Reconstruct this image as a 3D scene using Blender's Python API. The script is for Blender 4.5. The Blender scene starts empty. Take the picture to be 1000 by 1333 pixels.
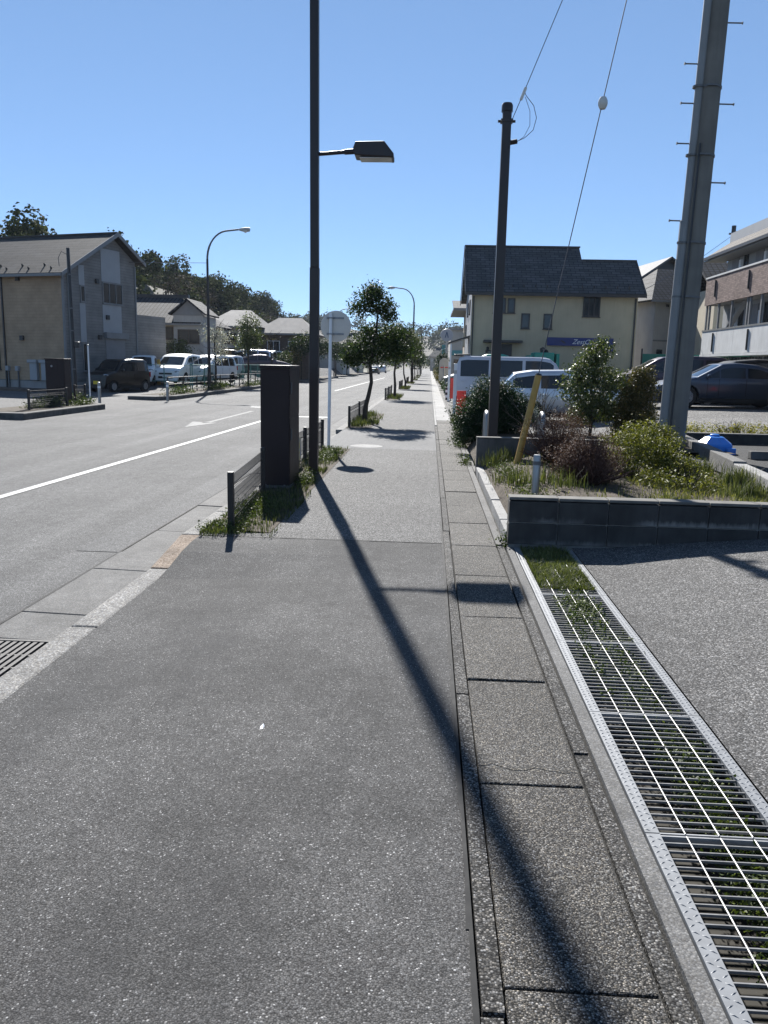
import bpy, math, random
import numpy as np
from mathutils import Vector, Matrix, Euler
R=math.radians
scene=bpy.context.scene
COL=scene.collection
# ------------------------------------------------------------------ camera, sky, sun, exposure
cd=bpy.data.cameras.new('camera'); cam=bpy.data.objects.new('camera',cd); COL.objects.link(cam)
cd.sensor_fit='VERTICAL'; cd.sensor_height=36.0; cd.sensor_width=27.0; cd.lens=36.0*1050/1333
cd.clip_start=0.05; cd.clip_end=6000
cam.location=(0,0,1.58)
cam.matrix_world=Matrix.Translation((0,0,1.58))@Matrix.Rotation(R(2.994),4,'Z')@Matrix.Rotation(R(90-10.35),4,'X')@Matrix.Rotation(R(1.25),4,'Z')
scene.camera=cam
SUN_EL,SUN_AZ=R(35.3),R(12.2)          # sun ahead, a little left of the street
w=bpy.data.worlds.new('World'); scene.world=w; w.use_nodes=True
nt=w.node_tree; sky=nt.nodes.new('ShaderNodeTexSky'); sky.sky_type='NISHITA'; sky.sun_disc=False
sky.sun_elevation=SUN_EL; sky.sun_rotation=-SUN_AZ; sky.altitude=5000; sky.air_density=1.0; sky.dust_density=0.0; sky.ozone_density=6.0
bg=nt.nodes['Background']; bg.inputs['Strength'].default_value=0.1
ga=nt.nodes.new('ShaderNodeGamma'); ga.inputs[1].default_value=0.61; nt.links.new(sky.outputs[0],ga.inputs[0])   # softer sky gradient, as the camera recorded it
mu=nt.nodes.new('ShaderNodeMix'); mu.data_type='RGBA'; mu.blend_type='MULTIPLY'; mu.inputs[0].default_value=1; mu.inputs[7].default_value=(1.0,1.16,1.29,1)
nt.links.new(ga.outputs[0],mu.inputs[6]); nt.links.new(mu.outputs[2],bg.inputs[0])
sd=bpy.data.lights.new('sun','SUN'); sd.energy=5.0; sd.angle=R(0.55); sd.color=(1,.97,.925)
sun=bpy.data.objects.new('sun',sd); COL.objects.link(sun)
s=Vector((-math.sin(SUN_AZ)*math.cos(SUN_EL),math.cos(SUN_AZ)*math.cos(SUN_EL),math.sin(SUN_EL)))
sun.rotation_euler=(-s).to_track_quat('-Z','Y').to_euler(); sun.location=s*60
vs=scene.view_settings; vs.view_transform='Standard'; vs.look='None'; vs.gamma=1; vs.use_curve_mapping=False; vs.exposure=1.25
scene.cycles.max_bounces=6; scene.cycles.diffuse_bounces=3; scene.cycles.transparent_max_bounces=6

# ------------------------------------------------------------------ helpers
class MB:
    def __init__(s): s.v=[]; s.f=[]
    def add(s,vs,fs):
        b=len(s.v); s.v+= [tuple(p) for p in vs]; s.f+=[tuple(b+i for i in f) for f in fs]; return s
    def box(s,x0,x1,y0,y1,z0,z1):
        x0,x1=min(x0,x1),max(x0,x1); y0,y1=min(y0,y1),max(y0,y1); z0,z1=min(z0,z1),max(z0,z1)
        return s.add([(x0,y0,z0),(x1,y0,z0),(x1,y1,z0),(x0,y1,z0),(x0,y0,z1),(x1,y0,z1),(x1,y1,z1),(x0,y1,z1)],
          [(0,3,2,1),(4,5,6,7),(0,1,5,4),(1,2,6,5),(2,3,7,6),(3,0,4,7)])
    def tube(s,pts,rad,n=8,cap=True):
        pts=[Vector(p) for p in pts]
        if not hasattr(rad,'__len__'): rad=[rad]*len(pts)
        vs=[];fs=[]; up=None
        for i,p in enumerate(pts):
            t=(pts[min(i+1,len(pts)-1)]-pts[max(i-1,0)]).normalized()
            if up is None: up=Vector((0,0,1)) if abs(t.z)<.9 else Vector((1,0,0))
            a=up-t*up.dot(t)
            if a.length<1e-4: a=Vector((1,0,0))-t*t.x
            a.normalize(); b=t.cross(a); up=a
            for k in range(n):
                an=2*math.pi*k/n; vs.append(p+(a*math.cos(an)+b*math.sin(an))*rad[i])
        for i in range(len(pts)-1):
            for k in range(n):
                k2=(k+1)%n; fs.append((i*n+k,i*n+k2,(i+1)*n+k2,(i+1)*n+k))
        if cap:
            fs.append(tuple(range(n-1,-1,-1))); o=(len(pts)-1)*n; fs.append(tuple(o+k for k in range(n)))
        return s.add(vs,fs)
    def prism(s,pts,vec):
        n=len(pts); vec=Vector(vec); a=[Vector(p) for p in pts]
        return s.add(a+[p+vec for p in a],[tuple(range(n-1,-1,-1)),tuple(range(n,2*n))]+[(i,(i+1)%n,n+(i+1)%n,n+i) for i in range(n)])
    def quad(s,*p): return s.add(p,[tuple(range(len(p)))])
    def lathe(s,prof,n=16,c=(0,0,0),axis='z'):
        vs=[];fs=[];m=len(prof)
        for k in range(n):
            a=2*math.pi*k/n
            for r,h in prof:
                x,y,z=r*math.cos(a),r*math.sin(a),h
                if axis=='y': x,y,z=x,h,y
                if axis=='x': x,y,z=h,x,y
                vs.append((c[0]+x,c[1]+y,c[2]+z))
        for k in range(n):
            k2=(k+1)%n
            for i in range(m-1): fs.append((k*m+i,k2*m+i,k2*m+i+1,k*m+i+1))
        if prof[0][0]>1e-5: fs.append(tuple(k*m for k in range(n-1,-1,-1)))
        if prof[-1][0]>1e-5: fs.append(tuple(k*m+m-1 for k in range(n)))
        return s.add(vs,fs)
    def mesh(s,name,m,smooth=False):
        me=bpy.data.meshes.new(name); me.from_pydata(s.v,[],s.f); 
        if m: me.materials.append(m)
        if smooth:
            me.polygons.foreach_set('use_smooth',[True]*len(me.polygons)); me.set_sharp_from_angle(angle=R(38))
        me.update(); return me
    def build(s,name,m,parent=None,smooth=False,bevel=0,loc=None):
        o=bpy.data.objects.new(name,s.mesh(name,m,smooth)); COL.objects.link(o)
        if parent: o.parent=parent
        if loc: o.location=loc
        if bevel:
            b=o.modifiers.new('bevel','BEVEL'); b.width=bevel; b.segments=2; b.limit_method='ANGLE'; b.angle_limit=R(40)
        return o
def tag(o,label=None,cat=None,group=None,kind=None):
    if label: o['label']=label
    if cat: o['category']=cat
    if group: o['group']=group
    if kind: o['kind']=kind
    return o
def thing(name,label,cat,loc=(0,0,0),rz=0,group=None):
    o=bpy.data.objects.new(name,None); COL.objects.link(o); o.location=loc; o.rotation_euler=(0,0,rz); o.empty_display_size=.2
    return tag(o,label,cat,group)
def struct(name,mb,m,label,cat,**k):
    return tag(mb.build(name,m,**k),label,cat,kind='structure')
def link(name,me,parent,loc=(0,0,0),rot=(0,0,0),scale=(1,1,1)):
    o=bpy.data.objects.new(name,me); COL.objects.link(o); o.parent=parent; o.location=loc; o.rotation_euler=rot; o.scale=scale; return o
def dup(root,loc,rz,label,scale=None):
    r=root.copy(); COL.objects.link(r); r.location=loc; r.rotation_euler=(0,0,rz); r['label']=label
    if scale: r.scale=scale
    def rec(src,dst):
        for ch in list(src.children):
            c=ch.copy(); COL.objects.link(c); c.parent=dst; rec(ch,c)
    rec(root,r); return r
def grid(xs,ys,zf):
    m=MB(); nx=len(xs)
    for y in ys:
        for x in xs: m.v.append((x,y,zf(x,y)))
    for j in range(len(ys)-1):
        for i in range(nx-1): a=j*nx+i; m.f.append((a,a+1,a+1+nx,a+nx))
    return m

# ------------------------------------------------------------------ materials
MATS={}
def newmat(name):
    m=bpy.data.materials.new(name); m.use_nodes=True; MATS[name]=m
    t=m.node_tree; return m,t,t.nodes['Principled BSDF']
def N(t,typ,**k):
    n=t.nodes.new(typ)
    for a,b in k.items(): setattr(n,a,b)
    return n
def inp(n,**k):
    for a,b in k.items(): n.inputs[a.replace('_',' ')].default_value=b
    return n
def ramp(t,fac,stops):
    r=N(t,'ShaderNodeValToRGB'); el=r.color_ramp.elements
    while len(el)<len(stops): el.new(.5)
    for e,(p,c) in zip(el,stops): e.position=p; e.color=(*c,1) if hasattr(c,'__len__') else (c,c,c,1)
    t.links.new(fac,r.inputs[0]); return r.outputs[0]
def mixc(t,fac,a,b,mode='MIX'):
    n=N(t,'ShaderNodeMix',data_type='RGBA',blend_type=mode)
    for sock,val in ((n.inputs[0],fac),(n.inputs[6],a),(n.inputs[7],b)):
        if hasattr(val,'links') or isinstance(val,bpy.types.NodeSocket): t.links.new(val,sock)
        else: sock.default_value=val if not hasattr(val,'__len__') else (*val,1)[:4]
    return n.outputs[2]
def pos(t,sc=(1,1,1)):
    g=N(t,'ShaderNodeNewGeometry')
    mp=N(t,'ShaderNodeMapping'); mp.inputs['Scale'].default_value=sc; t.links.new(g.outputs['Position'],mp.inputs[0]); return mp.outputs[0]
def noise(t,vec,scale,detail=4,rough=.55):
    n=inp(N(t,'ShaderNodeTexNoise'),Scale=scale,Detail=detail,Roughness=rough); t.links.new(vec,n.inputs['Vector']); return n.outputs['Fac']
def bump(t,b,h,strength,dist):
    n=inp(N(t,'ShaderNodeBump'),Strength=strength,Distance=dist); t.links.new(h,n.inputs['Height']); t.links.new(n.outputs[0],b.inputs['Normal']); return n
def mat(name,col,rough=.6,metal=0,var=.25,vs=3.0,spec=.5,coat=0,bs=0,bd=.002,streak=0):
    """plain surface: colour with large blotches and fine grain, optional relief and vertical streaks"""
    m,t,b=newmat(name); p=pos(t)
    c=[max(x,.0) for x in col]
    n1=noise(t,p,vs,5)
    o=ramp(t,n1,[(.25,[x*(1-var) for x in c]),(.75,[min(1,x*(1+var)) for x in c])])
    if streak:
        n2=noise(t,pos(t,(9,9,.6)),1.6,4)
        o=mixc(t,ramp(t,n2,[(.42,0),(.75,streak)]),o,[x*.55 for x in c])
    t.links.new(o,b.inputs['Base Color'])
    b.inputs['Metallic'].default_value=metal; b.inputs['Specular IOR Level'].default_value=spec
    n3=noise(t,p,vs*4,3)
    mr=inp(N(t,'ShaderNodeMapRange'),To_Min=max(.02,rough-.1),To_Max=min(1,rough+.1)); t.links.new(n3,mr.inputs[0]); t.links.new(mr.outputs[0],b.inputs['Roughness'])
    if coat: b.inputs['Coat Weight'].default_value=coat; b.inputs['Coat Roughness'].default_value=.05
    if bs: bump(t,b,noise(t,p,bs,4),.6,bd)
    return m
def aggregate(name,stops,scale,gap,rough=.75,patch=.25,patchs=.7,bd=.004,spec=.4,tint=(1,1,1),crack=0,stain=None,objrand=0,lane=0):
    """stone-in-binder surface: random stone values, dark gaps, broad wear patches"""
    m,t,b=newmat(name); p=pos(t)
    v=inp(N(t,'ShaderNodeTexVoronoi'),Scale=scale,Randomness=1.0); t.links.new(p,v.inputs['Vector'])
    sep=N(t,'ShaderNodeSeparateColor'); t.links.new(v.outputs['Color'],sep.inputs[0])
    c=ramp(t,sep.outputs[0],stops)
    hue=mixc(t,sep.outputs[1],(1,1,1),tint); c=mixc(t,1.0,c,hue,'MULTIPLY')
    d=ramp(t,v.outputs['Distance'],[(.0,1.0),(.38,1.0),(.72,gap)])
    c=mixc(t,1.0,c,d,'MULTIPLY')
    n=noise(t,p,patchs,6,.6); n2=noise(t,p,9,4,.7)
    c=mixc(t,1.0,c,ramp(t,n,[(.3,1-patch),(.7,1+patch)]),'MULTIPLY')
    c=mixc(t,1.0,c,ramp(t,n2,[(.25,.8),(.75,1.2)]),'MULTIPLY')
    if lane: c=mixc(t,1.0,c,ramp(t,noise(t,pos(t,(1.0,.015,1)),1.3,3,.6),[(.3,1-lane),(.7,1+lane)]),'MULTIPLY')
    if objrand:
        oi=N(t,'ShaderNodeObjectInfo'); c=mixc(t,1.0,c,ramp(t,oi.outputs['Random'],[(0,1-objrand/2),(1,1+objrand/2)]),'MULTIPLY')
    if stain:
        n4=noise(t,pos(t,(1.6,.35,1)),1.1,5,.6); c=mixc(t,ramp(t,n4,[(.5,0),(.68,stain)]),c,(.03,.03,.031))
    if crack:
        cv=inp(N(t,'ShaderNodeTexVoronoi',feature='DISTANCE_TO_EDGE'),Scale=crack); 
        wv=N(t,'ShaderNodeVectorMath',operation='ADD'); nn=inp(N(t,'ShaderNodeTexNoise'),Scale=2.5,Detail=5.0); t.links.new(p,nn.inputs['Vector'])
        t.links.new(p,wv.inputs[0]); t.links.new(nn.outputs['Color'],wv.inputs[1]); t.links.new(wv.outputs[0],cv.inputs['Vector'])
        c=mixc(t,ramp(t,cv.outputs['Distance'],[(.0,.75),(.006,0)]),c,(.02,.02,.02))
    t.links.new(c,b.inputs['Base Color']); b.inputs['Roughness'].default_value=rough; b.inputs['Specular IOR Level'].default_value=spec
    inv=N(t,'ShaderNodeMath',operation='SUBTRACT'); inv.inputs[0].default_value=1; t.links.new(v.outputs['Distance'],inv.inputs[1])
    ad=N(t,'ShaderNodeMath',operation='ADD'); t.links.new(inv.outputs[0],ad.inputs[0])
    ml=N(t,'ShaderNodeMath',operation='MULTIPLY'); ml.inputs[1].default_value=.6; t.links.new(sep.outputs[2],ml.inputs[0]); t.links.new(ml.outputs[0],ad.inputs[1])
    bump(t,b,ad.outputs[0],.8,bd); return m
def brickmat(name,c1,c2,mortar,bw,bh,ms=.012,rough=.8,axis='xz',bd=.004,off=.5):
    m,t,b=newmat(name)
    tc=N(t,'ShaderNodeTexCoord'); sp=N(t,'ShaderNodeSeparateXYZ'); cb=N(t,'ShaderNodeCombineXYZ'); t.links.new(tc.outputs['Object'],sp.inputs[0])
    if axis=='xyz':   # works on both vertical orientations
        a=N(t,'ShaderNodeMath',operation='ADD'); t.links.new(sp.outputs[0],a.inputs[0]); t.links.new(sp.outputs[1],a.inputs[1]); t.links.new(a.outputs[0],cb.inputs[0]); t.links.new(sp.outputs[2],cb.inputs[1])
    else:
        t.links.new(sp.outputs['XYZ'.index(axis[0].upper())],cb.inputs[0]); t.links.new(sp.outputs['XYZ'.index(axis[1].upper())],cb.inputs[1])
    br=inp(N(t,'ShaderNodeTexBrick'),Scale=1.0,Mortar_Size=ms,Mortar_Smooth=.1); br.offset=off
    br.inputs['Brick Width'].default_value=bw; br.inputs['Row Height'].default_value=bh
    br.inputs['Color1'].default_value=(*c1,1); br.inputs['Color2'].default_value=(*c2,1); br.inputs['Mortar'].default_value=(*mortar,1)
    t.links.new(cb.outputs[0],br.inputs['Vector'])
    n=noise(t,pos(t),1.5,5); c=mixc(t,1.0,br.outputs[0],ramp(t,n,[(.3,.82),(.7,1.15)]),'MULTIPLY')
    t.links.new(c,b.inputs['Base Color']); b.inputs['Roughness'].default_value=rough; b.inputs['Specular IOR Level'].default_value=.12
    bp=inp(N(t,'ShaderNodeBump'),Strength=.7,Distance=bd); bp.invert=True; t.links.new(br.outputs['Fac'],bp.inputs['Height']); t.links.new(bp.outputs[0],b.inputs['Normal'])
    return m
def leafmat(name,dark,light,trans=.25,rough=.6,spec=.22,ns=2.2,lo=.7,hi=1.25):
    m,t,b=newmat(name); g=N(t,'ShaderNodeNewGeometry')
    c=ramp(t,g.outputs['Random Per Island'],[(0,dark),(.6,[(a+c_)/2 for a,c_ in zip(dark,light)]),(1,light)])
    n=noise(t,pos(t),ns,3); c=mixc(t,1.0,c,ramp(t,n,[(.3,lo),(.7,hi)]),'MULTIPLY')
    t.links.new(c,b.inputs['Base Color']); b.inputs['Roughness'].default_value=rough; b.inputs['Specular IOR Level'].default_value=spec
    tr=N(t,'ShaderNodeBsdfTranslucent'); c2=mixc(t,1.0,c,(1.5,1.6,.7),'MULTIPLY'); t.links.new(c2,tr.inputs[0])
    mx=N(t,'ShaderNodeMixShader'); mx.inputs[0].default_value=trans
    out=t.nodes['Material Output']; t.links.new(b.outputs[0],mx.inputs[1]); t.links.new(tr.outputs[0],mx.inputs[2]); t.links.new(mx.outputs[0],out.inputs[0])
    return m
G3=lambda v:(v,v,v)
A_DARK=aggregate('asphalt_apron',[(0,0.0442),(0.5,0.0817),(0.88,0.1159),(0.955,0.1546),(0.985,0.2429),(1,0.3974)],190,.42,.92,.36,.8,.002,.22,(1.04,1,.96),stain=.5)
A_ROAD=aggregate('asphalt_road',[(0,0.0597),(0.5,0.1014),(0.85,0.1492),(1,0.2536)],150,.5,.92,.18,.35,.0022,.25,(1.02,1,.97),stain=.14,lane=.2)
A_PATCH=aggregate('asphalt_patch',[(0,0.0583),(0.5,0.0943),(0.85,0.1392),(1,0.2468)],140,.6,.9,.15,.6,.0015,.25)
A_LIGHT=aggregate('asphalt_porous',[(0,0.0375),(0.35,0.0812),(0.7,0.1498),(1,0.3121)],125,.3,.9,.15,.5,.003,.25,(1.04,1,.95))
A_PALE=aggregate('asphalt_pale',[(0,0.0867),(0.5,0.1228),(0.85,0.159),(1,0.2312)],130,.7,.9,.14,.5,.0015,.25)
A_DRIVE=aggregate('asphalt_drive',[(0,0.0437),(0.45,0.0902),(0.8,0.1602),(1,0.3203)],125,.35,.9,.2,.6,.003,.25,(1.05,1,.94),stain=.2)
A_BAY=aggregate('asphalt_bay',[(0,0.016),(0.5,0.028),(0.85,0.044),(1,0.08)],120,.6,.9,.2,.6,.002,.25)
PEBBLE=aggregate('exposed_pebble',[(0,.015),(.3,.05),(.62,.1),(.88,.18),(1,.3)],185,.07,.85,.22,.9,.0028,.25,(1.14,1,.8),objrand=.3)
PEBBLE2=aggregate('worn_pebble',[(0,.02),(.4,.06),(.75,.12),(1,.28)],140,.15,.9,.3,2.0,.003,.25,(1.08,1,.88),objrand=.3)
GRAVEL=aggregate('gravel',[(0,0.0691),(0.5,0.1498),(0.85,0.2304),(1,0.3686)],38,.3,.9,.2,.5,.012,.25,(1.06,1,.93))
CONC=aggregate('concrete',[(0,0.0979),(0.5,0.1267),(0.85,0.1613),(1,0.2189)],160,.75,.9,.2,1.3,.0012,.25,(1.04,1,.93),stain=.25)
CONC_P=aggregate('concrete_pale',[(0,0.2112),(0.5,0.264),(0.85,0.3102),(1,0.396)],150,.8,.9,.2,1.3,.0012,.25,(1.04,1,.93))
KERB=aggregate('kerb_concrete',[(0,0.1224),(0.4,0.1836),(0.8,0.2448),(1,0.3672)],110,.6,.9,.22,1.4,.0018,.25,(1.06,1,.9))
KERB_RUST=None
BLOCK=mat('block_dark',(.05,.048,.046),.9,var=.4,vs=5,spec=.25,bs=90,bd=.004,streak=.5)
def bloom(m):      # white lime bloom creeping up from each bed joint
    t=m.node_tree; b=t.nodes['Principled BSDF']; src=b.inputs['Base Color'].links[0].from_socket
    tc=N(t,'ShaderNodeTexCoord'); sp=N(t,'ShaderNodeSeparateXYZ'); t.links.new(tc.outputs['Object'],sp.inputs[0])
    n=noise(t,pos(t,(1,1,.25)),28,5,.7); ml=N(t,'ShaderNodeMath',operation='MULTIPLY'); ml.inputs[1].default_value=.11; t.links.new(n,ml.inputs[0])
    sb=N(t,'ShaderNodeMath',operation='SUBTRACT'); t.links.new(ml.outputs[0],sb.inputs[0]); t.links.new(sp.outputs[2],sb.inputs[1])
    n2=noise(t,pos(t),2.2,3); f=N(t,'ShaderNodeMath',operation='MULTIPLY'); t.links.new(ramp(t,sb.outputs[0],[(.0,0),(.045,.6)]),f.inputs[0]); t.links.new(ramp(t,n2,[(.42,0),(.6,1)]),f.inputs[1])
    t.links.new(mixc(t,f.outputs[0],src,(.3,.29,.27)),b.inputs['Base Color'])
bloom(BLOCK)
BLOCKTOP=mat('block_cap',(.13,.125,.115),.9,var=.35,vs=6,spec=.25,bs=120,bd=.003)
CONC_D=mat('concrete_stained',(.1,.098,.093),.9,var=.4,vs=4,spec=.25,bs=60,bd=.004,streak=.55)
CPOLE=mat('spun_concrete',(.17,.16,.142),.85,var=.22,vs=2.5,spec=.3,bs=150,bd=.002,streak=.35)
PVC=mat('grey_conduit',(.2,.205,.205),.5,var=.12,vs=3)
GALV=mat('galvanised',(.26,.265,.27),.55,metal=.3,var=.2,vs=14,spec=.5)
GALV_D=mat('galvanised_dull',(.13,.133,.137),.6,metal=.25,var=.3,vs=20)
STEEL=mat('stainless',(.3,.3,.295),.38,metal=.8,var=.12,vs=6)
BROWN=mat('brown_paint',(.02,.012,.0105),.42,var=.25,vs=2,spec=.5,streak=.3)
BROWN2=mat('brown_box',(.02,.0115,.0115),.55,var=.18,vs=3,spec=.3)
BROWN_F=mat('brown_rail',(.02,.016,.014),.55,var=.25,vs=4)
BLACK=mat('black_paint',(.018,.018,.02),.4,var=.25,vs=4)
RUBBER=mat('rubber',(.018,.018,.018),.85,var=.25,vs=8,spec=.3)
DARKGAP=mat('dark_recess',(.012,.012,.012),.9,var=.2)
WHITEP=mat('white_enamel',(.74,.75,.76),.4,var=.05,vs=3)
GREYP=mat('grey_enamel',(.42,.41,.385),.5,var=.1,vs=4)
PAINTLINE=mat('road_paint',(.36,.36,.35),.75,var=.22,vs=9,spec=.3,bs=150,bd=.002)
WORN=mat('worn_paint',(.19,.19,.185),.85,var=.55,vs=14,spec=.2)
GLASS=mat('window_glass',(.02,.026,.03),.06,var=.15,vs=.6,spec=.45)
CARGLASS=mat('car_glass',(.012,.015,.018),.04,var=.1,vs=.6,spec=.5)
LENS=mat('lamp_lens',(.62,.63,.62),.15,var=.1,spec=.7)
HEADL=mat('headlamp',(.2,.21,.22),.1,metal=.5,var=.5,vs=25,spec=.9,coat=.8)
RIM=mat('alloy_rim',(.45,.46,.47),.4,metal=.2,var=.1)
TAIL=mat('tail_lamp',(.35,.015,.012),.2,var=.1,spec=.6)
PLATEY=mat('plate_yellow',(.75,.5,.02),.5,var=.05)
PLATEW=mat('plate_white',(.7,.71,.7),.5,var=.05)
YELLOW=mat('guard_yellow',(.42,.25,.05),.5,var=.2,vs=8)
RED=mat('red_board',(.6,.035,.025),.5,var=.15,vs=3)
BLUETUB=mat('blue_plastic',(.02,.17,.55),.35,var=.15,vs=4,spec=.5)
SOIL=mat('soil',(.065,.052,.038),.95,var=.5,vs=7,spec=.2,bs=60,bd=.02)
BARK=mat('bark',(.05,.042,.034),.9,var=.35,vs=12,spec=.2,bs=60,bd=.01)
BARK_L=mat('bark_pale',(.12,.1,.08),.9,var=.35,vs=10,spec=.2,bs=60,bd=.01)
WIRE=mat('cable',(.06,.06,.065),.6,var=.1)
PORC=mat('porcelain',(.55,.54,.5),.25,var=.1,spec=.6)
LEAF=leafmat('leaf_street',(0.0094,0.0218,0.0078),(0.0585,0.0819,0.0234),.22)
LEAF_D=leafmat('leaf_dark',(0.0094,0.025,0.0109),(0.0312,0.0585,0.0195),.18)
LEAF_G=leafmat('leaf_green',(0.0234,0.0429,0.0125),(0.117,0.1326,0.0468),.22,.5,.35)
LEAF_Y=leafmat('leaf_yellow',(0.0273,0.039,0.0094),(0.2028,0.195,0.039),.25)
LEAF_R=leafmat('twig_red',(.045,.024,.02),(.16,.085,.065),.1,.7)
LEAF_O=leafmat('leaf_ochre',(0.0234,0.0351,0.0109),(0.156,0.117,0.0468),.2)
GRASSM=leafmat('grass',(0.0234,0.0351,0.0109),(0.1326,0.1404,0.0585),.22)
GRASSDRY=leafmat('grass_dry',(.1,.1,.03),(.3,.28,.12),.3)
WEEDM=leafmat('weed',(0.0195,0.0351,0.0094),(0.1014,0.1248,0.039),.22)
HILLM=leafmat('hill_leaf',(.012,.02,.01),(.085,.095,.042),.1,.9,.05,.16,.5,1.6)
HILLM_B=leafmat('hill_bare',(.045,.038,.03),(.13,.11,.085),.05,.9,.05)
BLOSSOM=leafmat('blossom',(.4,.39,.34),(.72,.7,.64),.05)
def paint(name,c,metal=.0,rough=.35,coat=.35):
    m,t,b=newmat(name); b.inputs['Base Color'].default_value=(*c,1); b.inputs['Metallic'].default_value=metal; b.inputs['Roughness'].default_value=rough
    b.inputs['Specular IOR Level'].default_value=.3; b.inputs['Coat Weight'].default_value=coat; b.inputs['Coat Roughness'].default_value=.04; return m
# ------------------------------------------------------------------ vegetation helpers
def leafcloud(name,blobs,n,size,m,parent=None,seed=0,shell=.55,sprig=6,up=.35,asp=.5,loc=None,jit=1.1):
    """many small folded leaves in sprigs through a set of ellipsoids (x,y,z,rx,ry,rz[,weight])"""
    rg=np.random.default_rng(seed); B=np.array([list(b)+[1.0]*(7-len(b)) for b in blobs],float)
    wt=B[:,6]*(B[:,3]*B[:,4]*B[:,5])**(2/3); ns=max(1,n//sprig)
    idx=rg.choice(len(B),ns,p=wt/wt.sum()); d=rg.normal(size=(ns,3)); d/=np.linalg.norm(d,axis=1)[:,None]
    rad=(shell+(1-shell)*rg.random(ns)**.7)*(1+rg.normal(size=ns)*.07)
    fl=np.sin(4.3*d[:,0]+idx*1.7)+np.sin(5.1*d[:,1]+idx*2.3)+np.sin(4.7*d[:,2]+idx*.9+1)
    rad=rad*(1+.11*fl)
    c=B[idx,:3]+d*B[idx,3:6]*rad[:,None]
    c=np.repeat(c,sprig,0); dd=np.repeat(d,sprig,0); k=len(c)
    c=c+rg.normal(size=(k,3))*size*jit
    nrm=dd*.6+rg.normal(size=(k,3))*.7+np.array([0,0,up]); nrm/=np.linalg.norm(nrm,axis=1)[:,None]
    a=np.cross(nrm,rg.normal(size=(k,3))); a/=np.linalg.norm(a,axis=1)[:,None]; b=np.cross(nrm,a)
    L=(size*(.6+.8*rg.random(k)))[:,None]; Wd=L*asp*(.8+.4*rg.random(k))[:,None]
    v=np.stack([c-a*L*.5,c+b*Wd*.5+nrm*L*.12,c+a*L*.5-nrm*L*.08,c-b*Wd*.5+nrm*L*.12],1).reshape(-1,3)
    me=bpy.data.meshes.new(name); nf=k
    me.vertices.add(nf*4); me.vertices.foreach_set('co',v.ravel()); me.loops.add(nf*4); me.loops.foreach_set('vertex_index',np.arange(nf*4,dtype=np.int32))
    me.polygons.add(nf); me.polygons.foreach_set('loop_start',np.arange(0,nf*4,4,dtype=np.int32)); me.update(calc_edges=True)
    me.materials.append(m)
    o=bpy.data.objects.new(name,me); COL.objects.link(o)
    if parent: o.parent=parent
    if loc: o.location=loc
    return o
def blades(name,pts,h,m,seed=0,w=.006,lean=.5,per=1):
    """upright grass blades (tapered, bent) at given (x,y,z) points"""
    rg=np.random.default_rng(seed); p=np.repeat(np.array(pts,float),per,0); k=len(p); p[:,:2]+=rg.normal(size=(k,2))*.02*(per>1)
    a=rg.random(k)*2*math.pi; hh=h*(.45+.8*rg.random(k)); le=lean*(rg.random(k))*hh
    dx=np.stack([np.cos(a),np.sin(a),0*a],1); sd=np.stack([-np.sin(a),np.cos(a),0*a],1)*w*(.7+.6*rg.random(k))[:,None]
    z=np.array([0,0,1.0]); mid=p+dx*(le*.3)[:,None]+z*(hh*.6)[:,None]; tip=p+dx*le[:,None]+z*hh[:,None]
    v=np.stack([p-sd,p+sd,mid+sd*.7,mid-sd*.7,tip],1).reshape(-1,3)
    me=bpy.data.meshes.new(name); 
    f=np.arange(k)[:,None]*5; q=(f+np.array([0,1,2,3])).ravel(); tr=(f+np.array([3,2,4])).ravel()
    me.vertices.add(k*5); me.vertices.foreach_set('co',v.ravel()); me.loops.add(k*7)
    me.loops.foreach_set('vertex_index',np.concatenate([q,tr]).astype(np.int32)); me.polygons.add(2*k)
    me.polygons.foreach_set('loop_start',np.concatenate([np.arange(k)*4,k*4+np.arange(k)*3]).astype(np.int32)); me.update(calc_edges=True)
    me.materials.append(m); o=bpy.data.objects.new(name,me); COL.objects.link(o); return o
def scatter(x0,x1,y0,y1,n,zf,seed=0,clump=0):
    rg=np.random.default_rng(seed)
    if clump:
        cx=np.stack([x0+(x1-x0)*rg.random(clump),y0+(y1-y0)*rg.random(clump)],1); i=rg.integers(0,clump,n); p=cx[i]+rg.normal(size=(n,2))*min(.12,(x1-x0)*.2)
    else: p=np.stack([x0+(x1-x0)*rg.random(n),y0+(y1-y0)*rg.random(n)],1)
    p[:,0]=np.clip(p[:,0],x0,x1); p[:,1]=np.clip(p[:,1],y0,y1)
    return [(x,y,zf(x,y) if callable(zf) else zf) for x,y in p]
def stuff(o,label,cat): return tag(o,label,cat,kind='stuff')

# ------------------------------------------------------------------ ground, road, pavement
def sm(a,b,x):
    t=min(1,max(0,(x-a)/(b-a))); return t*t*(3-2*t)
GROUND=mat('far_ground',(.12,.12,.09),.95,var=.3,vs=.05,spec=.2)
struct('ground',grid([-1500,-300,-60,60,300,1500],[-300,-40,0,100,400,3000],lambda x,y:-.45),GROUND,'flat open ground reaching to the horizon','ground')
struct('road',grid([-11.25,-7,-2.76],[-12,0,5,10,20,40,80,160,420],lambda x,y:-.15+.0*y),A_ROAD,'grey asphalt street running straight into the distance','road')
struct('road_patch',MB().quad((-3.17,7.0,-.146),(-2.765,7.0,-.146),(-2.765,60,-.146),(-3.13,60,-.146)),A_PATCH,'smooth darker asphalt repair strip along the gutter','road')
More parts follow.
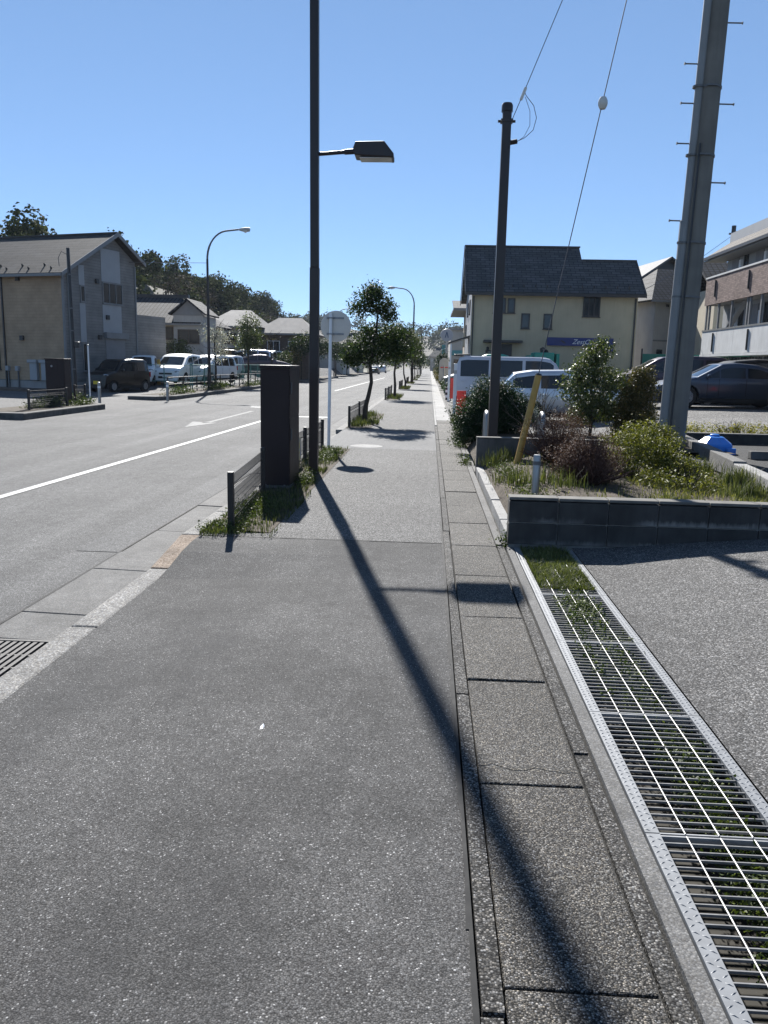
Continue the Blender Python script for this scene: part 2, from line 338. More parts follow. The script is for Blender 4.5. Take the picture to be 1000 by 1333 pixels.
# painted markings
def line(pts,wd):
    m=MB(); L=[];Rr=[]
    for (x,y) in pts: L.append((x-wd/2,y,-.144)); Rr.append((x+wd/2,y,-.144))
    m.v=L+Rr; n=len(pts); m.f=[(i,n+i,n+i+1,i+1) for i in range(n-1)]; return m
struct('lane_line',line([(-5.42,1),(-5.3,9.6),(-5.1,17),(-4.95,24),(-4.9,29)],.13),PAINTLINE,'long solid white line down the street','road marking')
struct('lane_line',line([(-6.05,52),(-6.05,110)],.15),PAINTLINE,'thin white centre line far down the street','road marking')
struct('lane_arrow',MB().add([(-6.42,22.6,-.144),(-6.18,22.6,-.144),(-6.18,28.6,-.144),(-6.34,28.6,-.144),(-6.34,23.2,-.144)],[(0,1,2,3,4)]).add([(-6.38,20.9,-.144),(-5.95,22.6,-.144),(-6.75,22.9,-.144)],[(0,1,2)]),WORN,'white arrow painted on the far lane','road marking')
struct('stop_line',MB().quad((-4.75,26.0,-.144),(-3.2,26.0,-.144),(-3.2,26.42,-.144),(-4.75,26.42,-.144)),PAINTLINE,'short white bar painted across the near lane','road marking')
struct('stop_line',MB().quad((-6.9,31.0,-.144),(-5.3,31.0,-.144),(-5.3,31.4,-.144),(-6.9,31.4,-.144)),PAINTLINE,'white bar painted across the far lane beyond the arrow','road marking')
struct('lane_diamond',MB().add([(-4.1,20.5,-.144),(-3.75,22.2,-.144),(-4.1,23.9,-.144),(-4.45,22.2,-.144)],[(0,1,2,3)]),PAINTLINE,'white diamond painted on the near lane','road marking')
# pavement surfaces
def walkz(x,y):
    drop=1-sm(5.7,7.0,y); return -.105*drop*sm(.1,-2.0,x)*1.0 if x<.1 else 0
def drop(x,y): return -.105*(1-sm(5.9,6.9,y))*sm(.0,1.0,(.1-x)/2.17)
xs=list(np.linspace(-2.065,.17,9))
struct('pavement',grid(xs,[-6,0,3,5,5.6,6,6.3,6.6,6.9,7.16],drop),A_DARK,'dark asphalt driveway crossing in the foreground','pavement')
struct('pavement',grid([-2.065,.17],[7.166,15.3],lambda x,y:0),A_LIGHT,'speckled porous asphalt footway beside the brown cabinet','pavement')
struct('pavement',grid([-2.065,.17],[15.306,19.6],lambda x,y:0),A_PALE,'pale smooth footway stretch crossed by tree shadow','pavement')
struct('pavement',grid([-2.065,.17],[19.606,34],lambda x,y:0),A_LIGHT,'speckled footway beside the first street tree','pavement')
struct('pavement',grid([-2.065,.17],[34.006,420],lambda x,y:0),A_PALE,'pale footway running into the distance under the tree row','pavement')
# gutter slabs on the right: strip, lids, strip
gut=struct('drain_cover_run',MB().box(.165,.725,-6,420,-.2,-.035),DARKGAP,'long covered gutter of pebble concrete slabs along the footway','gutter')
lid=MB().box(0,.397,.006,1.042,-.05,0).mesh('slab',PEBBLE); st=MB().box(0,.056,.006,1.98,-.05,0).mesh('edge_strip',PEBBLE2)
rg=random.Random(4)
for k in range(-2,22):
    y=1.85+1.05*k-1.05
    o=link('slab',lid,gut,(.243,y,rg.uniform(-.004,.003)),(rg.uniform(-.003,.003),rg.uniform(-.006,.006),0))
    b=o.modifiers.new('b','BEVEL'); b.width=.006; b.segments=2
yE=1.85+1.05*21
for k in range(-1,11): link('edge_strip',st,gut,(.178+rg.uniform(-.003,.003),1.75-1.98+1.99*k,-.002+rg.uniform(-.004,.003)))
for k in range(-1,3): 
    link('edge_strip',st,gut,(.655,1.2+1.99*k,-.008+rg.uniform(-.004,.003)),(0,0,0),(1.05,1,1))
tag(MB().box(.178,.234,yE-2.0,420,-.05,-.001).build('edge_strip',CONC_P,gut))
tag(MB().box(.24,.645,yE+.03,420,-.05,0).build('slab',CONC_P,gut))
tag(MB().box(.65,.72,7.2,420,-.05,-.004).build('edge_strip',CONC,gut))
# crack across one slab: thin dark ragged filler
m=MB(); px=[.245+.397*i/14 for i in range(15)]; py=[3.05-.03*i/14+.012*math.sin(i*.9)+rg.uniform(-.009,.009) for i in range(15)]
for i in range(14): m.quad((px[i],py[i]-.003,.0045),(px[i+1],py[i+1]-.003,.0045),(px[i+1],py[i+1]+.003,.0045),(px[i],py[i]+.003,.0045))
m.build('crack',DARKGAP,gut)
# joint between the two asphalt types, slightly proud ragged seam
m=MB(); n=30
for i in range(n):
    x0=-2.06+2.22*i/n; x1=-2.06+2.22*(i+1)/n; a=rg.uniform(.004,.012)
    m.quad((x0,7.15-a,.004),(x1,7.15-a,.004),(x1,7.15+a,.004),(x0,7.15+a,.004))
struct('pavement_seam',m,DARKGAP,'dark seam line between the two asphalt surfaces','seam')
# concrete strip beside the grating, gravelly worn edge
struct('drain_kerb',MB().box(.729,.788,-6,7.1,-.25,-.002),CONC,'bare concrete strip between pebble slabs and steel grating','kerb')
# kerb stones and gutter channel, left of the footway
kb=struct('kerb',MB().box(-2.245,-2.07,-6,420,-.4,-.155),DARKGAP,'concrete kerb along the near side of the street','kerb')
KERB_RUST=aggregate('kerb_stained_stone',[(0,(.12,.085,.055)),(.4,(.22,.165,.12)),(1,(.32,.26,.21))],110,.75,.9,.25,5,.002,.25)
low=MB().box(-2.25,-2.068,.006,1.494,-.3,-.108).mesh('kerb_stone',KERB)
for k in range(-5,4): 
    o=link('kerb_stone',low,kb,(0,4.9-1.5+1.5*k-3.07,rg.uniform(-.004,.004))); b=o.modifiers.new('b','BEVEL'); b.width=.015; b.segments=2
y0=4.9-1.5+1.5*3-3.07+1.5  # =6.33 -> transition
m=MB(); ya,yb=y0-.0+.006,y0+.85
m.add([(-2.25,ya,-.3),(-2.068,ya,-.3),(-2.068,yb,-.3),(-2.25,yb,-.3),(-2.25,ya,-.105),(-2.068,ya,-.105),(-2.068,yb,.0),(-2.25,yb,.0)],[(0,3,2,1),(4,5,6,7),(0,1,5,4),(1,2,6,5),(2,3,7,6),(3,0,4,7)])
m.build('kerb_stone',KERB_RUST,kb,bevel=.012)['label']='rust stained sloping kerb stone'
hi=MB().box(-2.25,-2.068,.006,.594,-.3,.0).mesh('kerb_stone',KERB); y=yb
for k in range(14):
    o=link('kerb_stone',hi,kb,(0,y,rg.uniform(-.004,.003))); b=o.modifiers.new('b','BEVEL'); b.width=.015; b.segments=2; y+=.6
# lowered again at the second crossing, raised after
o=MB().box(-2.25,-2.068,y+.006,19.6,-.3,-.1).build('kerb_stone',KERB,kb,bevel=.012)
MB().box(-2.25,-2.068,19.606,420,-.3,.0).build('kerb_stone',KERB,kb,bevel=.012)
ch=struct('gutter_channel',MB().box(-2.757,-2.253,-6,420,-.45,-.19),DARKGAP,'concrete gutter channel between kerb and asphalt','gutter')
ys=[-4,-2.5,-1,.4,1.9,3.77]+[4.67,5.2,6.4,7.02,8.0,9.5,11,12.5,14,16,18,20,23,26,30,34]
for a,b_ in zip(ys[:-1],ys[1:]):
    if abs(a-3.77)<.01: continue
    z=-.146+rg.uniform(-.004,.004)
    MB().add([(-2.755,a+.006,-.4),(-2.255,a+.006,-.4),(-2.255,b_-.006,-.4),(-2.755,b_-.006,-.4),(-2.755,a+.006,z),(-2.255,a+.006,z-.012),(-2.255,b_-.006,z-.012),(-2.755,b_-.006,z)],[(0,3,2,1),(4,5,6,7),(0,1,5,4),(1,2,6,5),(2,3,7,6),(3,0,4,7)]).build('channel_stone',CONC,ch,bevel=.006)
MB().box(-2.755,-2.255,34.006,420,-.4,-.147).build('channel_stone',CONC,ch)
struct('gutter_joint',MB().quad((-2.778,-6,-.1455),(-2.757,-6,-.1455),(-2.757,120,-.1455),(-2.772,120,-.1455)),DARKGAP,'dark tarry joint between gutter channel and asphalt','joint')
m=MB(); yy=-6
while yy<15:
    l_=rg.uniform(.15,.4); w0=rg.uniform(.004,.016); w1=rg.uniform(.004,.016); m.quad((.166-w0,yy,.003),(.172,yy,.003),(.172,yy+l_,.003),(.166-w1,yy+l_,.003)); yy+=l_
struct('footway_joint',m,DARKGAP,'ragged dark joint between asphalt and pebble slabs','joint')
# storm grating in the channel
IRON=mat('cast_iron',(.045,.043,.041),.75,var=.4,vs=20)
sg=thing('storm_grating','small steel grating set in the gutter at the left edge','grating',(-2.505,4.22,-.16))
f=MB()
for (a,b_,c,d) in ((-.24,.24,-.44,-.415),(-.24,.24,.415,.44),(-.24,-.215,-.415,.415),(.215,.24,-.415,.415)): f.box(a,b_,c,d,-.06,.012)
f.build('frame',IRON,sg); bar=MB().box(-.012,.012,-.415,.415,-.05,.008).mesh('bar',IRON)
for i in range(9): link('bar',bar,sg,(-.17+i*.0425,0,0))
cbm=MB().box(-.215,.215,-.008,.008,-.045,.004).mesh('crossbar',IRON)
for yv in (-.2,0,.2): link('crossbar',cbm,sg,(0,yv,0))
MB().box(-.24,.24,-.44,.44,-.24,-.2).build('pit',DARKGAP,sg)

# ------------------------------------------------------------------ steel drain grating on the right
tr=struct('drain_trench',MB().box(.79,1.31,-6,7.1,-.45,-.36).box(.789,.80,-6,7.1,-.36,-.05).box(1.3,1.311,-6,7.1,-.36,-.05),mat('trench_mud',(.035,.032,.026),.95,var=.4,vs=9),'concrete drain trench under the steel grating','drain')
TREAD=mat('tread_plate',(.16,.168,.178),.6,metal=.2,var=.18,vs=22)
def edge_mesh():
    m=MB().box(0,.05,.003,.997,-.03,0)
    for i in range(33):
        y=.018+i*.03
        for j,x in enumerate((.0125,.0375)):
            yy=y+(.015 if j else 0); s=1 if (i+j)%2 else -1
            if yy>.985: continue
            a=(x-.009,yy-.006*s); b=(x+.009,yy+.006*s)
            m.add([(a[0],a[1]-.002,.0),(b[0],b[1]-.002,.0),(b[0],b[1]+.002,.0),(a[0],a[1]+.002,.0),((a[0]+b[0])/2,(a[1]+b[1])/2,.0025)],[(0,1,4),(1,2,4),(2,3,4),(3,0,4)])
    return m.mesh('tread_edge',TREAD)
em=edge_mesh(); cb=MB().box(.0,.41,-.0024,.0024,-.011,-.002).mesh('crossbar',mat('zinc_bar',(.17,.17,.17),.55,metal=.35,var=.3,vs=25))
lb=MB()
for i in range(0,44): # twisted square rod lying in the cross bars
    pass
lbm=MB().tube([(0,.0,-.002),(0,.985,-.002)],.003,6).mesh('long_bar',mat('zinc_rod',(.2,.2,.2),.5,metal=.4,var=.3,vs=25))
endb=MB().box(0,.41,-.003,.003,-.036,0).mesh('end_bar',GALV)
LBL=['steel drain grating panel nearest the camera, cut by the picture edge','steel drain grating panel second from the camera','steel drain grating panel third from the camera','steel drain grating panel fourth from the camera','steel drain grating panel fifth from the camera','grass covered steel grating panel against the block wall','steel drain grating panel behind the camera edge']
for k in range(7):
    y0=[1.6,2.6,3.6,4.6,5.6,6.6,.6][k]; ln=1.0 if k!=5 else .48
    g=thing('drain_grating',LBL[k],'grating',(.79,y0,.0),0,'steel gratings over the drain'); g.rotation_euler=(0,rg.uniform(-.002,.002),rg.uniform(-.002,.002))
    sc=(1,ln,1)
    link('tread_edge',em,g,(.005,0,.004),(0,0,0),sc); link('tread_edge',em,g,(.463,0,.004),(0,0,0),sc)
    for x in (.145,.26,.375): link('long_bar',lbm,g,(x,.008,.002),(0,0,0),sc)
    for yv in (.008,ln-.008): link('end_bar',endb,g,(.055,yv,0))
    n=int(ln/.0445)
    for i in range(1,n): link('crossbar',cb,g,(.055,i*ln/n,rg.uniform(-.001,.001)))

# ------------------------------------------------------------------ driveway and lots on the right
dz=lambda x,y:.085*max(0,x-1.315)*sm(1.3,2.2,x)+.0
struct('driveway',grid([1.315,1.6,2,2.5,3,3.5,4,5,7,12],[-6,0,3,5,7.3],dz),A_DRIVE,'rough grey asphalt driveway rising to the right','driveway')
def lotz(x,y): return .0+.42*sm(3.5,9,x)*sm(13,20,y)+.32*sm(3.2,4.2,x)*(1-sm(13,20,y))
struct('parking_lot',grid([.73,2,3.5,4.5,6,8,10,14,20,40],[18.5,20,23,26,30,36,45,60],lotz),GRAVEL,'gravel car park behind the planting bed','car park')
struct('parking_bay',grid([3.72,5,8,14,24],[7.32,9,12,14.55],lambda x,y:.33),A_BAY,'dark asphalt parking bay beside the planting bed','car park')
struct('parking_lot',grid([4.6,6,8,10,14,24],[14.75,16,18.47],lambda x,y:.36),GRAVEL,'gravel strip between hedge and parked cars','car park')
struct('lot_verge',MB().quad((.73,12.4,-.01),(.9,12.4,-.01),(.9,420,-.01),(.73,420,-.01)),CONC,'narrow concrete verge beyond the planting bed','verge')
bedz=lambda x,y:.27+.06*math.sin(x*3.1+y*1.3)*.5+.05*sm(1,4,x)
struct('planting_bed',grid([.835]+list(np.linspace(.9,3.7,10)),list(np.linspace(7.26,12.2,12)),lambda x,y:.07+.09*sm(.83,.92,x)+.16*sm(.9,1.5,x)+.02*math.sin(5*x+3*y)),SOIL,'weedy soil inside the block wall','planting bed')
struct('planting_bed',grid([.74]+list(np.linspace(.95,4.6,8)),list(np.linspace(12.3,18.5,8)),lambda x,y:(.38-.3*sm(15,18.5,y))*sm(.6,1.0,x)),SOIL,'soil under the bushes behind the low wall','planting bed')
bz=lambda x,y:.17+.16*sm(.9,1.5,x)
# block wall: two courses of separate blocks and a lighter cap
wl=thing('block_wall','low dark concrete block wall in front of the planting bed','wall',(.74,7.12,0))
MB().box(.01,8,.02,.13,-.2,.41).build('mortar_core',mat('mortar',(.2,.195,.185),.95,var=.2,vs=20),wl)
bl=MB().box(.004,.431,.0,.15,.003,.192).mesh('block',BLOCK)
for r in range(2):
    for i in range(18):
        x=i*.4375+(0 if r else 0); 
        o=link('block',bl,wl,(x,rg.uniform(-.002,.002),.02+.2*r),(0,0,0)); b=o.modifiers.new('b','BEVEL'); b.width=.006; b.segments=2
capm=MB().box(.003,.434,-.004,.156,.423,.45).mesh('cap_block',BLOCKTOP)
for i in range(18):
    o=link('cap_block',capm,wl,(i*.4375,0,rg.uniform(-.002,.002))); b=o.modifiers.new('b','BEVEL'); b.width=.006; b.segments=2
# pale edging along the gutter, low wall behind, right-hand edging
ed=thing('bed_edging','pale concrete edging stones along the footway side of the bed','edging',(.74,7.3,0))
em2=MB().box(0,.1,.004,.59,-.1,.1).mesh('edging_stone',CONC_P)
for i in range(8): 
    o=link('edging_stone',em2,ed,(rg.uniform(-.004,.004),i*.6,rg.uniform(-.006,.004)),(0,rg.uniform(-.03,.03),0)); b=o.modifiers.new('b','BEVEL'); b.width=.008; b.segments=2
lw=thing('low_wall','stained grey concrete low wall behind the yellow guard','wall',(.74,12.2,0))
MB().box(0,1.9,0,.14,-.1,.52).build('wall_body',CONC_D,lw,bevel=.01); MB().box(-.004,1.904,-.006,.146,.522,.54).build('coping',BLOCKTOP,lw,bevel=.006)
e2=thing('bed_edging','weathered concrete edging between the bed and the parking bay','edging',(0,0,0))
pts=[(3.55,7.34),(3.62,8.6),(3.8,10.2),(3.98,11.6),(4.15,13.0),(4.35,14.5)]
for i,(a,b_) in enumerate(zip(pts[:-1],pts[1:])):
    va,vb=Vector((*a,0)),Vector((*b_,0)); d=(vb-va).normalized(); nn=Vector((d.y,-d.x,0)); va+=d*.005; vb-=d*.005
    zt=.46+rg.uniform(-.01,.01)+(.0 if i<2 else .04)
    P4=[va,vb,vb+nn*.16,va+nn*.16]
    MB().prism([(p.x,p.y,.1) for p in P4][::-1],(0,0,zt-.1)).build('edging_stone',CONC if i!=1 else CONC_P,e2,bevel=.01)
bw=thing('bay_wall','low dark block wall at the head of the parking bay','wall',(4.4,14.56,.3))
bm2=MB().box(.004,.792,0,.14,0,.19).mesh('block',BLOCK)
for i in range(16): 
    o=link('block',bm2,bw,(i*.8,0,0)); b=o.modifiers.new('b','BEVEL'); b.width=.006
MB().box(-.004,12.8,-.008,.148,.193,.215).build('coping',BLOCKTOP,bw,bevel=.005)
# left-hand far side: forecourt, kerbs
def lz(x,y): return -.15+.05*sm(-11.5,-14,x)+.3*sm(42.5,47,y)*sm(-11.5,-14,x)+.7*sm(57,72,y)*sm(-12.9,-14,x)
struct('forecourt',grid([-60,-30,-20,-17,-15,-14,-13.4,-12.9,-11.5,-11.262],[5,15,22,28,34,40,42.5,44,45.5,47,50,57,60,64,68,72,80,100,150],lambda x,y:lz(x,y)),A_LIGHT,'grey asphalt forecourt and car park across the street','forecourt')
k2=thing('planting_island','raised kerb island with the far brown cabinet','kerb',(0,0,0)); k2['kind']='structure'
m=MB().prism([(-11.2,21.9,-.2),(-11.2,27.6,-.2),(-11.6,28.0,-.2),(-13.0,28.0,-.2),(-13.0,23.5,-.2),(-12.2,21.9,-.2)],(0,0,.24)); m.build('kerb_stone',CONC_D,k2,bevel=.03)
MB().prism([(-11.42,22.3,.0),(-11.42,27.5,.0),(-12.9,27.8,.0),(-12.9,23.7,.0),(-12.2,22.3,.0)],(0,0,.046)).build('soil',SOIL,k2)
k3=thing('planting_strip','raised kerb strip with trees across the street','kerb',(0,0,0)); k3['kind']='structure'
for (a,b_) in ((34.2,66),(72,100),(106,150),(156,230)):
    MB().prism([(-11.2,a+1.2,-.2),(-11.2,b_,-.2),(-12.9,b_,-.2),(-12.9,a,-.2),(-11.7,a,-.2)],(0,0,.23)).build('kerb_stone',CONC_D,k3,bevel=.03)
    MB().box(-12.8,-11.4,a+1.3,b_-.2,.0,.036).build('soil',SOIL,k3)
# ------------------------------------------------------------------ street furniture, near
def sqpole(m,p0,p1,w0,w1):
    a,b=Vector(p0),Vector(p1); w0/=2;w1/=2
    return m.add([a+Vector((x*w0,y*w0,0)) for x,y in((-1,-1),(1,-1),(1,1),(-1,1))]+[b+Vector((x*w1,y*w1,0)) for x,y in((-1,-1),(1,-1),(1,1),(-1,1))],[(0,3,2,1),(4,5,6,7),(0,1,5,4),(1,2,6,5),(2,3,7,6),(3,0,4,7)])
lp=thing('street_lamp','tall square dark brown lamp post with box lamp on an arm','street lamp',(-1.66,11.69,0))
sqpole(MB(),(0,0,-.1),(0,0,2.9),.128,.128).build('pole',BROWN,lp,bevel=.008); sqpole(MB(),(0,0,2.9),(-.03,0,7.4),.116,.116).build('upper_pole',BROWN,lp,bevel=.008)
MB().tube([(.05,0,4.40),(.42,0,4.43)],.026,10).build('arm',BROWN,lp,True); MB().tube([(.4,0,4.428),(.56,0,4.44)],.036,10).build('collar',BROWN,lp,True)
hd=MB().prism([(.55,-.16,4.36),(1.08,-.16,4.33),(1.08,-.16,4.385),(.95,-.16,4.54),(.56,-.16,4.53),(.53,-.16,4.45)],(0,.32,0)).build('lamp_head',BROWN,lp,bevel=.012)
MB().box(.62,1.05,-.13,.13,4.33,4.3345).build('lens',LENS,hd)
MB().box(-.09,.09,-.09,.09,0,.02).build('base_plate',GALV_D,lp); MB().box(.0605,.066,-.035,.035,.35,.75).build('access_door',BROWN,lp)
cb_=thing('utility_cabinet','tall narrow dark brown steel cabinet on the verge by the lamp post','cabinet',(-1.91,10.375,0))
MB().box(-.18,.18,-.375,.375,-.02,1.50).build('body',BROWN2,cb_,bevel=.006); MB().box(-.19,.19,-.385,.385,1.503,1.545).build('lid',BROWN2,cb_,bevel=.006)
for z0,z1 in ((.06,.9),(.915,1.48)):
    d=MB().box(.181,.187,-.355,.355,z0,z1).build('door',BROWN2,cb_,bevel=.002)
    MB().box(.188,.2,-.3,-.27,z1-.28,z1-.14).build('handle',GALV_D,d)
MB().box(-.2,.2,-.4,.4,-.05,.05).build('plinth',CONC_D,cb_)
for z in (.2,.75,1.05,1.35): MB().tube([(.176,-.372,z),(.176,-.372,z+.07)],.008,6).build('hinge',BROWN2,cb_)
for x in (-.12,.12): MB().box(x-.012,x+.012,-.382,-.3755,.02,.06).build('anchor_clip',GALV_D,cb_)
# welded mesh fence panels
def wire_fence(name,p0,p1,h,label,posts=2,zb=.0,m=None,group=None,pitch=.06):
    m=m or BROWN_F; a,b=Vector((*p0,zb)),Vector((*p1,zb)); L=(b-a).length; ang=math.atan2(b.y-a.y,b.x-a.x)
    t=thing(name,label,'fence',a,ang,group)
    for i in range(posts):
        x=L*i/(posts-1); MB().box(x-.028,x+.028,-.028,.028,-.1,h+.04).build('post',m,t,bevel=.004)
    for i in range(posts-1):
        x0=L*i/(posts-1)+.03; x1=L*(i+1)/(posts-1)-.03; w_=MB(); n=int((x1-x0)/pitch)
        prof=[(.04,0),(h*.18,0),(h*.24,.03),(h*.30,0),(h*.7,0),(h*.76,.03),(h*.82,0),(h,0)]
        for k in range(n+1):
            x=x0+(x1-x0)*k/n; w_.tube([(x,y,z) for z,y in prof],.0036,4,False)
        for z,y in prof: w_.tube([(x0,y,z),(x1,y,z)],.0036,4,False)
        for j in range(1,4): w_.tube([(x0,0,h*(.3+.1*j)),(x1,0,h*(.3+.1*j))],.003,4,False)
        tag(w_.build('mesh_panel',m,t),kind='stuff')
    return t
wire_fence('mesh_fence',(-1.84,7.43),(-2.0,9.7),.52,'low dark wire mesh fence in front of the near cabinet',2)
wf=wire_fence('mesh_fence',(-2.0,10.95),(-1.97,15.0),.52,'low dark wire mesh fence behind the lamp post',3)
# faded banner sheet tied to that fence
bn=MB(); 
for i in range(8): bn.quad((.5+i*.12,-.035-.008*math.sin(i*1.3),.12),(.62+i*.12,-.035-.008*math.sin(i*1.3+1.3),.12),(.62+i*.12,-.035-.008*math.sin(i*1.3+1.3),.46),(.5+i*.12,-.035-.008*math.sin(i*1.3),.46))
BAN,t_,b_=newmat('banner_print'); p_=pos(t_); nn=noise(t_,p_,6,2); t_.links.new(ramp(t_,nn,[(.3,(.03,.12,.3)),(.48,(.5,.5,.45)),(.6,(.55,.4,.05)),(.75,(.05,.2,.1))]),b_.inputs['Base Color']); b_.inputs['Roughness'].default_value=.6
tag(bn.build('banner',BAN),'small faded colourful banner tied to the mesh fence','banner').matrix_world=wf.matrix_basis
# round sign seen from behind
sg2=thing('round_sign','round traffic sign seen from behind on a white post','sign',(-1.88,15.24,0))
MB().tube([(0,0,-.05),(.02,0,2.5)],.03,12).build('post',WHITEP,sg2,True)
MB().lathe([(0,.0),(.27,.0),(.285,.006),(.285,.02),(0,.02)],40,(.11,.045,2.26),'y').build('disc',mat('sign_back',(.6,.56,.5),.55,var=.08,vs=4),sg2,True)
for z in (2.12,2.41):
    MB().box(-.06,.26,.032,.0435,z-.018,z+.018).build('bracket',GALV,sg2); MB().box(-.04,.06,-.036,.031,z-.012,z+.012).build('clamp',GALV,sg2)
tag(MB().lathe([(0,.004),(.3,.004),(.32,.0)],32,(-1.2,15.75,.002)).build('manhole_cover',CONC_P,None,True),'round pale manhole cover in the footway near the round sign','manhole')
# brown square pole with cable
bp=thing('brown_pole','slim square dark brown cable pole behind the low wall','pole',(1.03,13.0,.3))
sqpole(MB(),(0,0,-.2),(.0,0,5.03),.15,.13).build('shaft',BROWN,bp,bevel=.006)
MB().lathe([(.0,5.16),(.07,5.15),(.085,5.12),(.085,5.03),(.07,5.03)],12).build('cap',BROWN,bp,True)
MB().box(-.09,.09,-.075,.075,4.88,4.92).tube([(-.13,0,4.9),(-.09,0,4.9)],.02,8).tube([(.09,0,4.9),(.13,0,4.9)],.02,8).build('band',BROWN,bp)
MB().tube([(.06,0,4.6),(.17,0,4.62)],.035,8).build('cable_bracket',BROWN,bp,True)
def cable(name,pts,r,label,cat='cable',m=None): return tag(MB().tube(pts,r,5).build(name,m or WIRE,None,True),label,cat)
ow=cable('overhead_wire',[(1.1,13,5.2),(1.27,13,5.62),(1.755,13,6.85),(3.95,13.05,12.6)],.006,'thin span wire rising from the brown pole')
MB().tube([(1.225,13,5.5),(1.29,13,5.67)],.022,8).build('insulator',PORC,ow,True)
cable('drop_cable',[(1.2,13,4.92),(1.31,13,4.97),(1.43,13,5.08),(1.47,13,5.25),(1.42,13,5.42),(1.3,13,5.56),(1.27,13,5.62)],.005,'loop of black cable hanging beside the brown pole top')
cable('drop_cable',[(1.2,13.02,4.92),(1.3,13.02,4.99),(1.38,13.02,5.15),(1.37,13.02,5.35),(1.29,13.02,5.55)],.004,'inner thin cable loop at the brown pole top')
# concrete pole with conduit, bands, step bolts
cp=thing('utility_pole','leaning grey concrete utility pole with conduit and step bolts','utility pole',(3.9,13.1,.2)); cp.rotation_euler=(0,R(1.05),0)
MB().tube([(0,0,-.3),(0,0,14.8)],[.182,.115],28).build('shaft',CPOLE,cp,True)
def cond(z0,z1,rr,x): 
    return MB().prism([(x-rr*math.cos(a)*1.0,-.05+rr*math.sin(a),z0) for a in [math.pi*2*k/14 for k in range(14)]],(0,0,z1-z0))
cond(-.2,3.05,.075,-.185).build('conduit',PVC,cp,True); cond(3.05,8.5,.06,-.17).build('upper_conduit',PVC,cp,True)
MB().box(-.25,-.2,-.09,-.02,3.0,3.62).build('conduit_joint',PVC,cp,bevel=.01)
MB().tube([(-.105,-.15,.0),(-.1,-.148,4.7)],.014,6).build('earth_cable',BLACK,cp,True)
bnd=None
for z in (2.5,3.3,4.55,5.5):
    rr=.182-.067*z/14.8+.004
    b=MB(); ring=[]
    b.lathe([(rr+.002,z-.016),(rr+.006,z-.016),(rr+.006,z+.016),(rr+.002,z+.016)],28); b.box(-.1,.06,-rr-.02,-rr-.004,z-.012,z+.012); b.lathe([(.078,z-.014),(.083,z-.014),(.083,z+.014),(.078,z+.014)],16,(-.185,-.05,0)); b.build('steel_band',GALV_D,cp)
for x,zs in ((-1,(3.62,4.72,5.28,5.82,6.9)),(1,(4.18,5.28,6.38,7.4))):
    for z in zs:
        x0=x*(.15 if x>0 else .2); MB().tube([(x0,-.03,z),(x0+x*.2,-.03,z),(x0+x*.205,-.03,z)],[.011,.011,.02],6).tube([(x0+x*.2,-.03,z),(x0+x*.215,-.03,z)],.02,8).build('step_bolt',GALV_D,cp)
gw=cable('guy_wire',[(1.49,11.4,1.45),(4.1,13.05,14.7)],.007,'thin steel guy wire running up from the yellow guard')
MB().lathe([(0,-.085),(.04,-.075),(.062,-.03),(.066,0),(.062,.03),(.04,.075),(0,.085)],14,(2.22,11.86,5.12)).build('insulator',PORC,gw,True)
yg=thing('guy_guard','yellow tubular guard leaning on the guy wire','guard',(1.22,11.23,.12))
MB().tube([(0,0,0),(.28,.175,1.36)],.047,14).build('tube',YELLOW,yg,True); MB().tube([(.279,.174,1.355),(.284,.178,1.38)],[.05,.04],12).build('cap',BLACK,yg,True)
bo=thing('bollard','short stainless steel bollard among the weeds in the bed','bollard',(1.15,8.5,.2))
MB().lathe([(.04,0),(.04,.47),(.034,.485),(0,.487)],20).build('post',STEEL,bo,True); MB().lathe([(.041,.38),(.0425,.38),(.0425,.42),(.041,.42)],20).build('band',GALV_D,bo)
def hoop(x,y,lab,n):
    t=thing('hoop_barrier',lab,'barrier',(x,y,.36))
    pts=[(0,-.0,0),(0,0,.36)]+[(0,.2-.2*math.cos(a),.36+.12*math.sin(a)) for a in np.linspace(.2,math.pi-.2,8)]+[(0,.4,.36),(0,.4,0)]
    MB().tube(pts,.04,12).build('hoop',STEEL,t,True)
    for i in range(n): MB().tube([(0,.0,.1+.08*i),(0,.4,.06+.08*i)],.012,6).build('rail',STEEL,t)
hoop(.96,13.3,'stainless hoop barrier left of the brown pole',0); hoop(1.87,13.3,'stainless hoop barrier with slanting rails behind the reddish bush',4)
tb=thing('plastic_weight','blue plastic water weight standing in the parking bay','weight',(4.48,12.9,.33))
MB().lathe([(.27,0),(.29,.02),(.29,.12),(.27,.15),(.14,.25),(.1,.26),(0,.262)],8).build('tank',BLUETUB,tb,bevel=.012); MB().lathe([(.07,.262),(.07,.285),(.055,.295),(0,.295)],16).build('cap',BLUETUB,tb,True)
MB().box(.1,.24,-.3,-.26,.0,.1).build('foot',BLUETUB,tb,bevel=.01)
tag(MB().prism([(4.72,12.0,.33),(4.72,12.16,.33),(4.72,12.13,.45),(4.72,12.03,.45)],(.62,0,0)).build('wheel_stop',CONC_D,bevel=.012),'grey concrete wheel stop at the right edge','wheel stop')
for (x,y,lab) in ((3.42,11.75,'flat grey concrete lid lying in the weeds near the pole'),(3.5,11.1,'darker concrete lid in the weeds, the nearer of two')):
    tag(MB().box(x-.16,x+.16,y-.17,y+.17,.3,.37).build('concrete_lid',CONC_D,bevel=.01),lab,'lid')

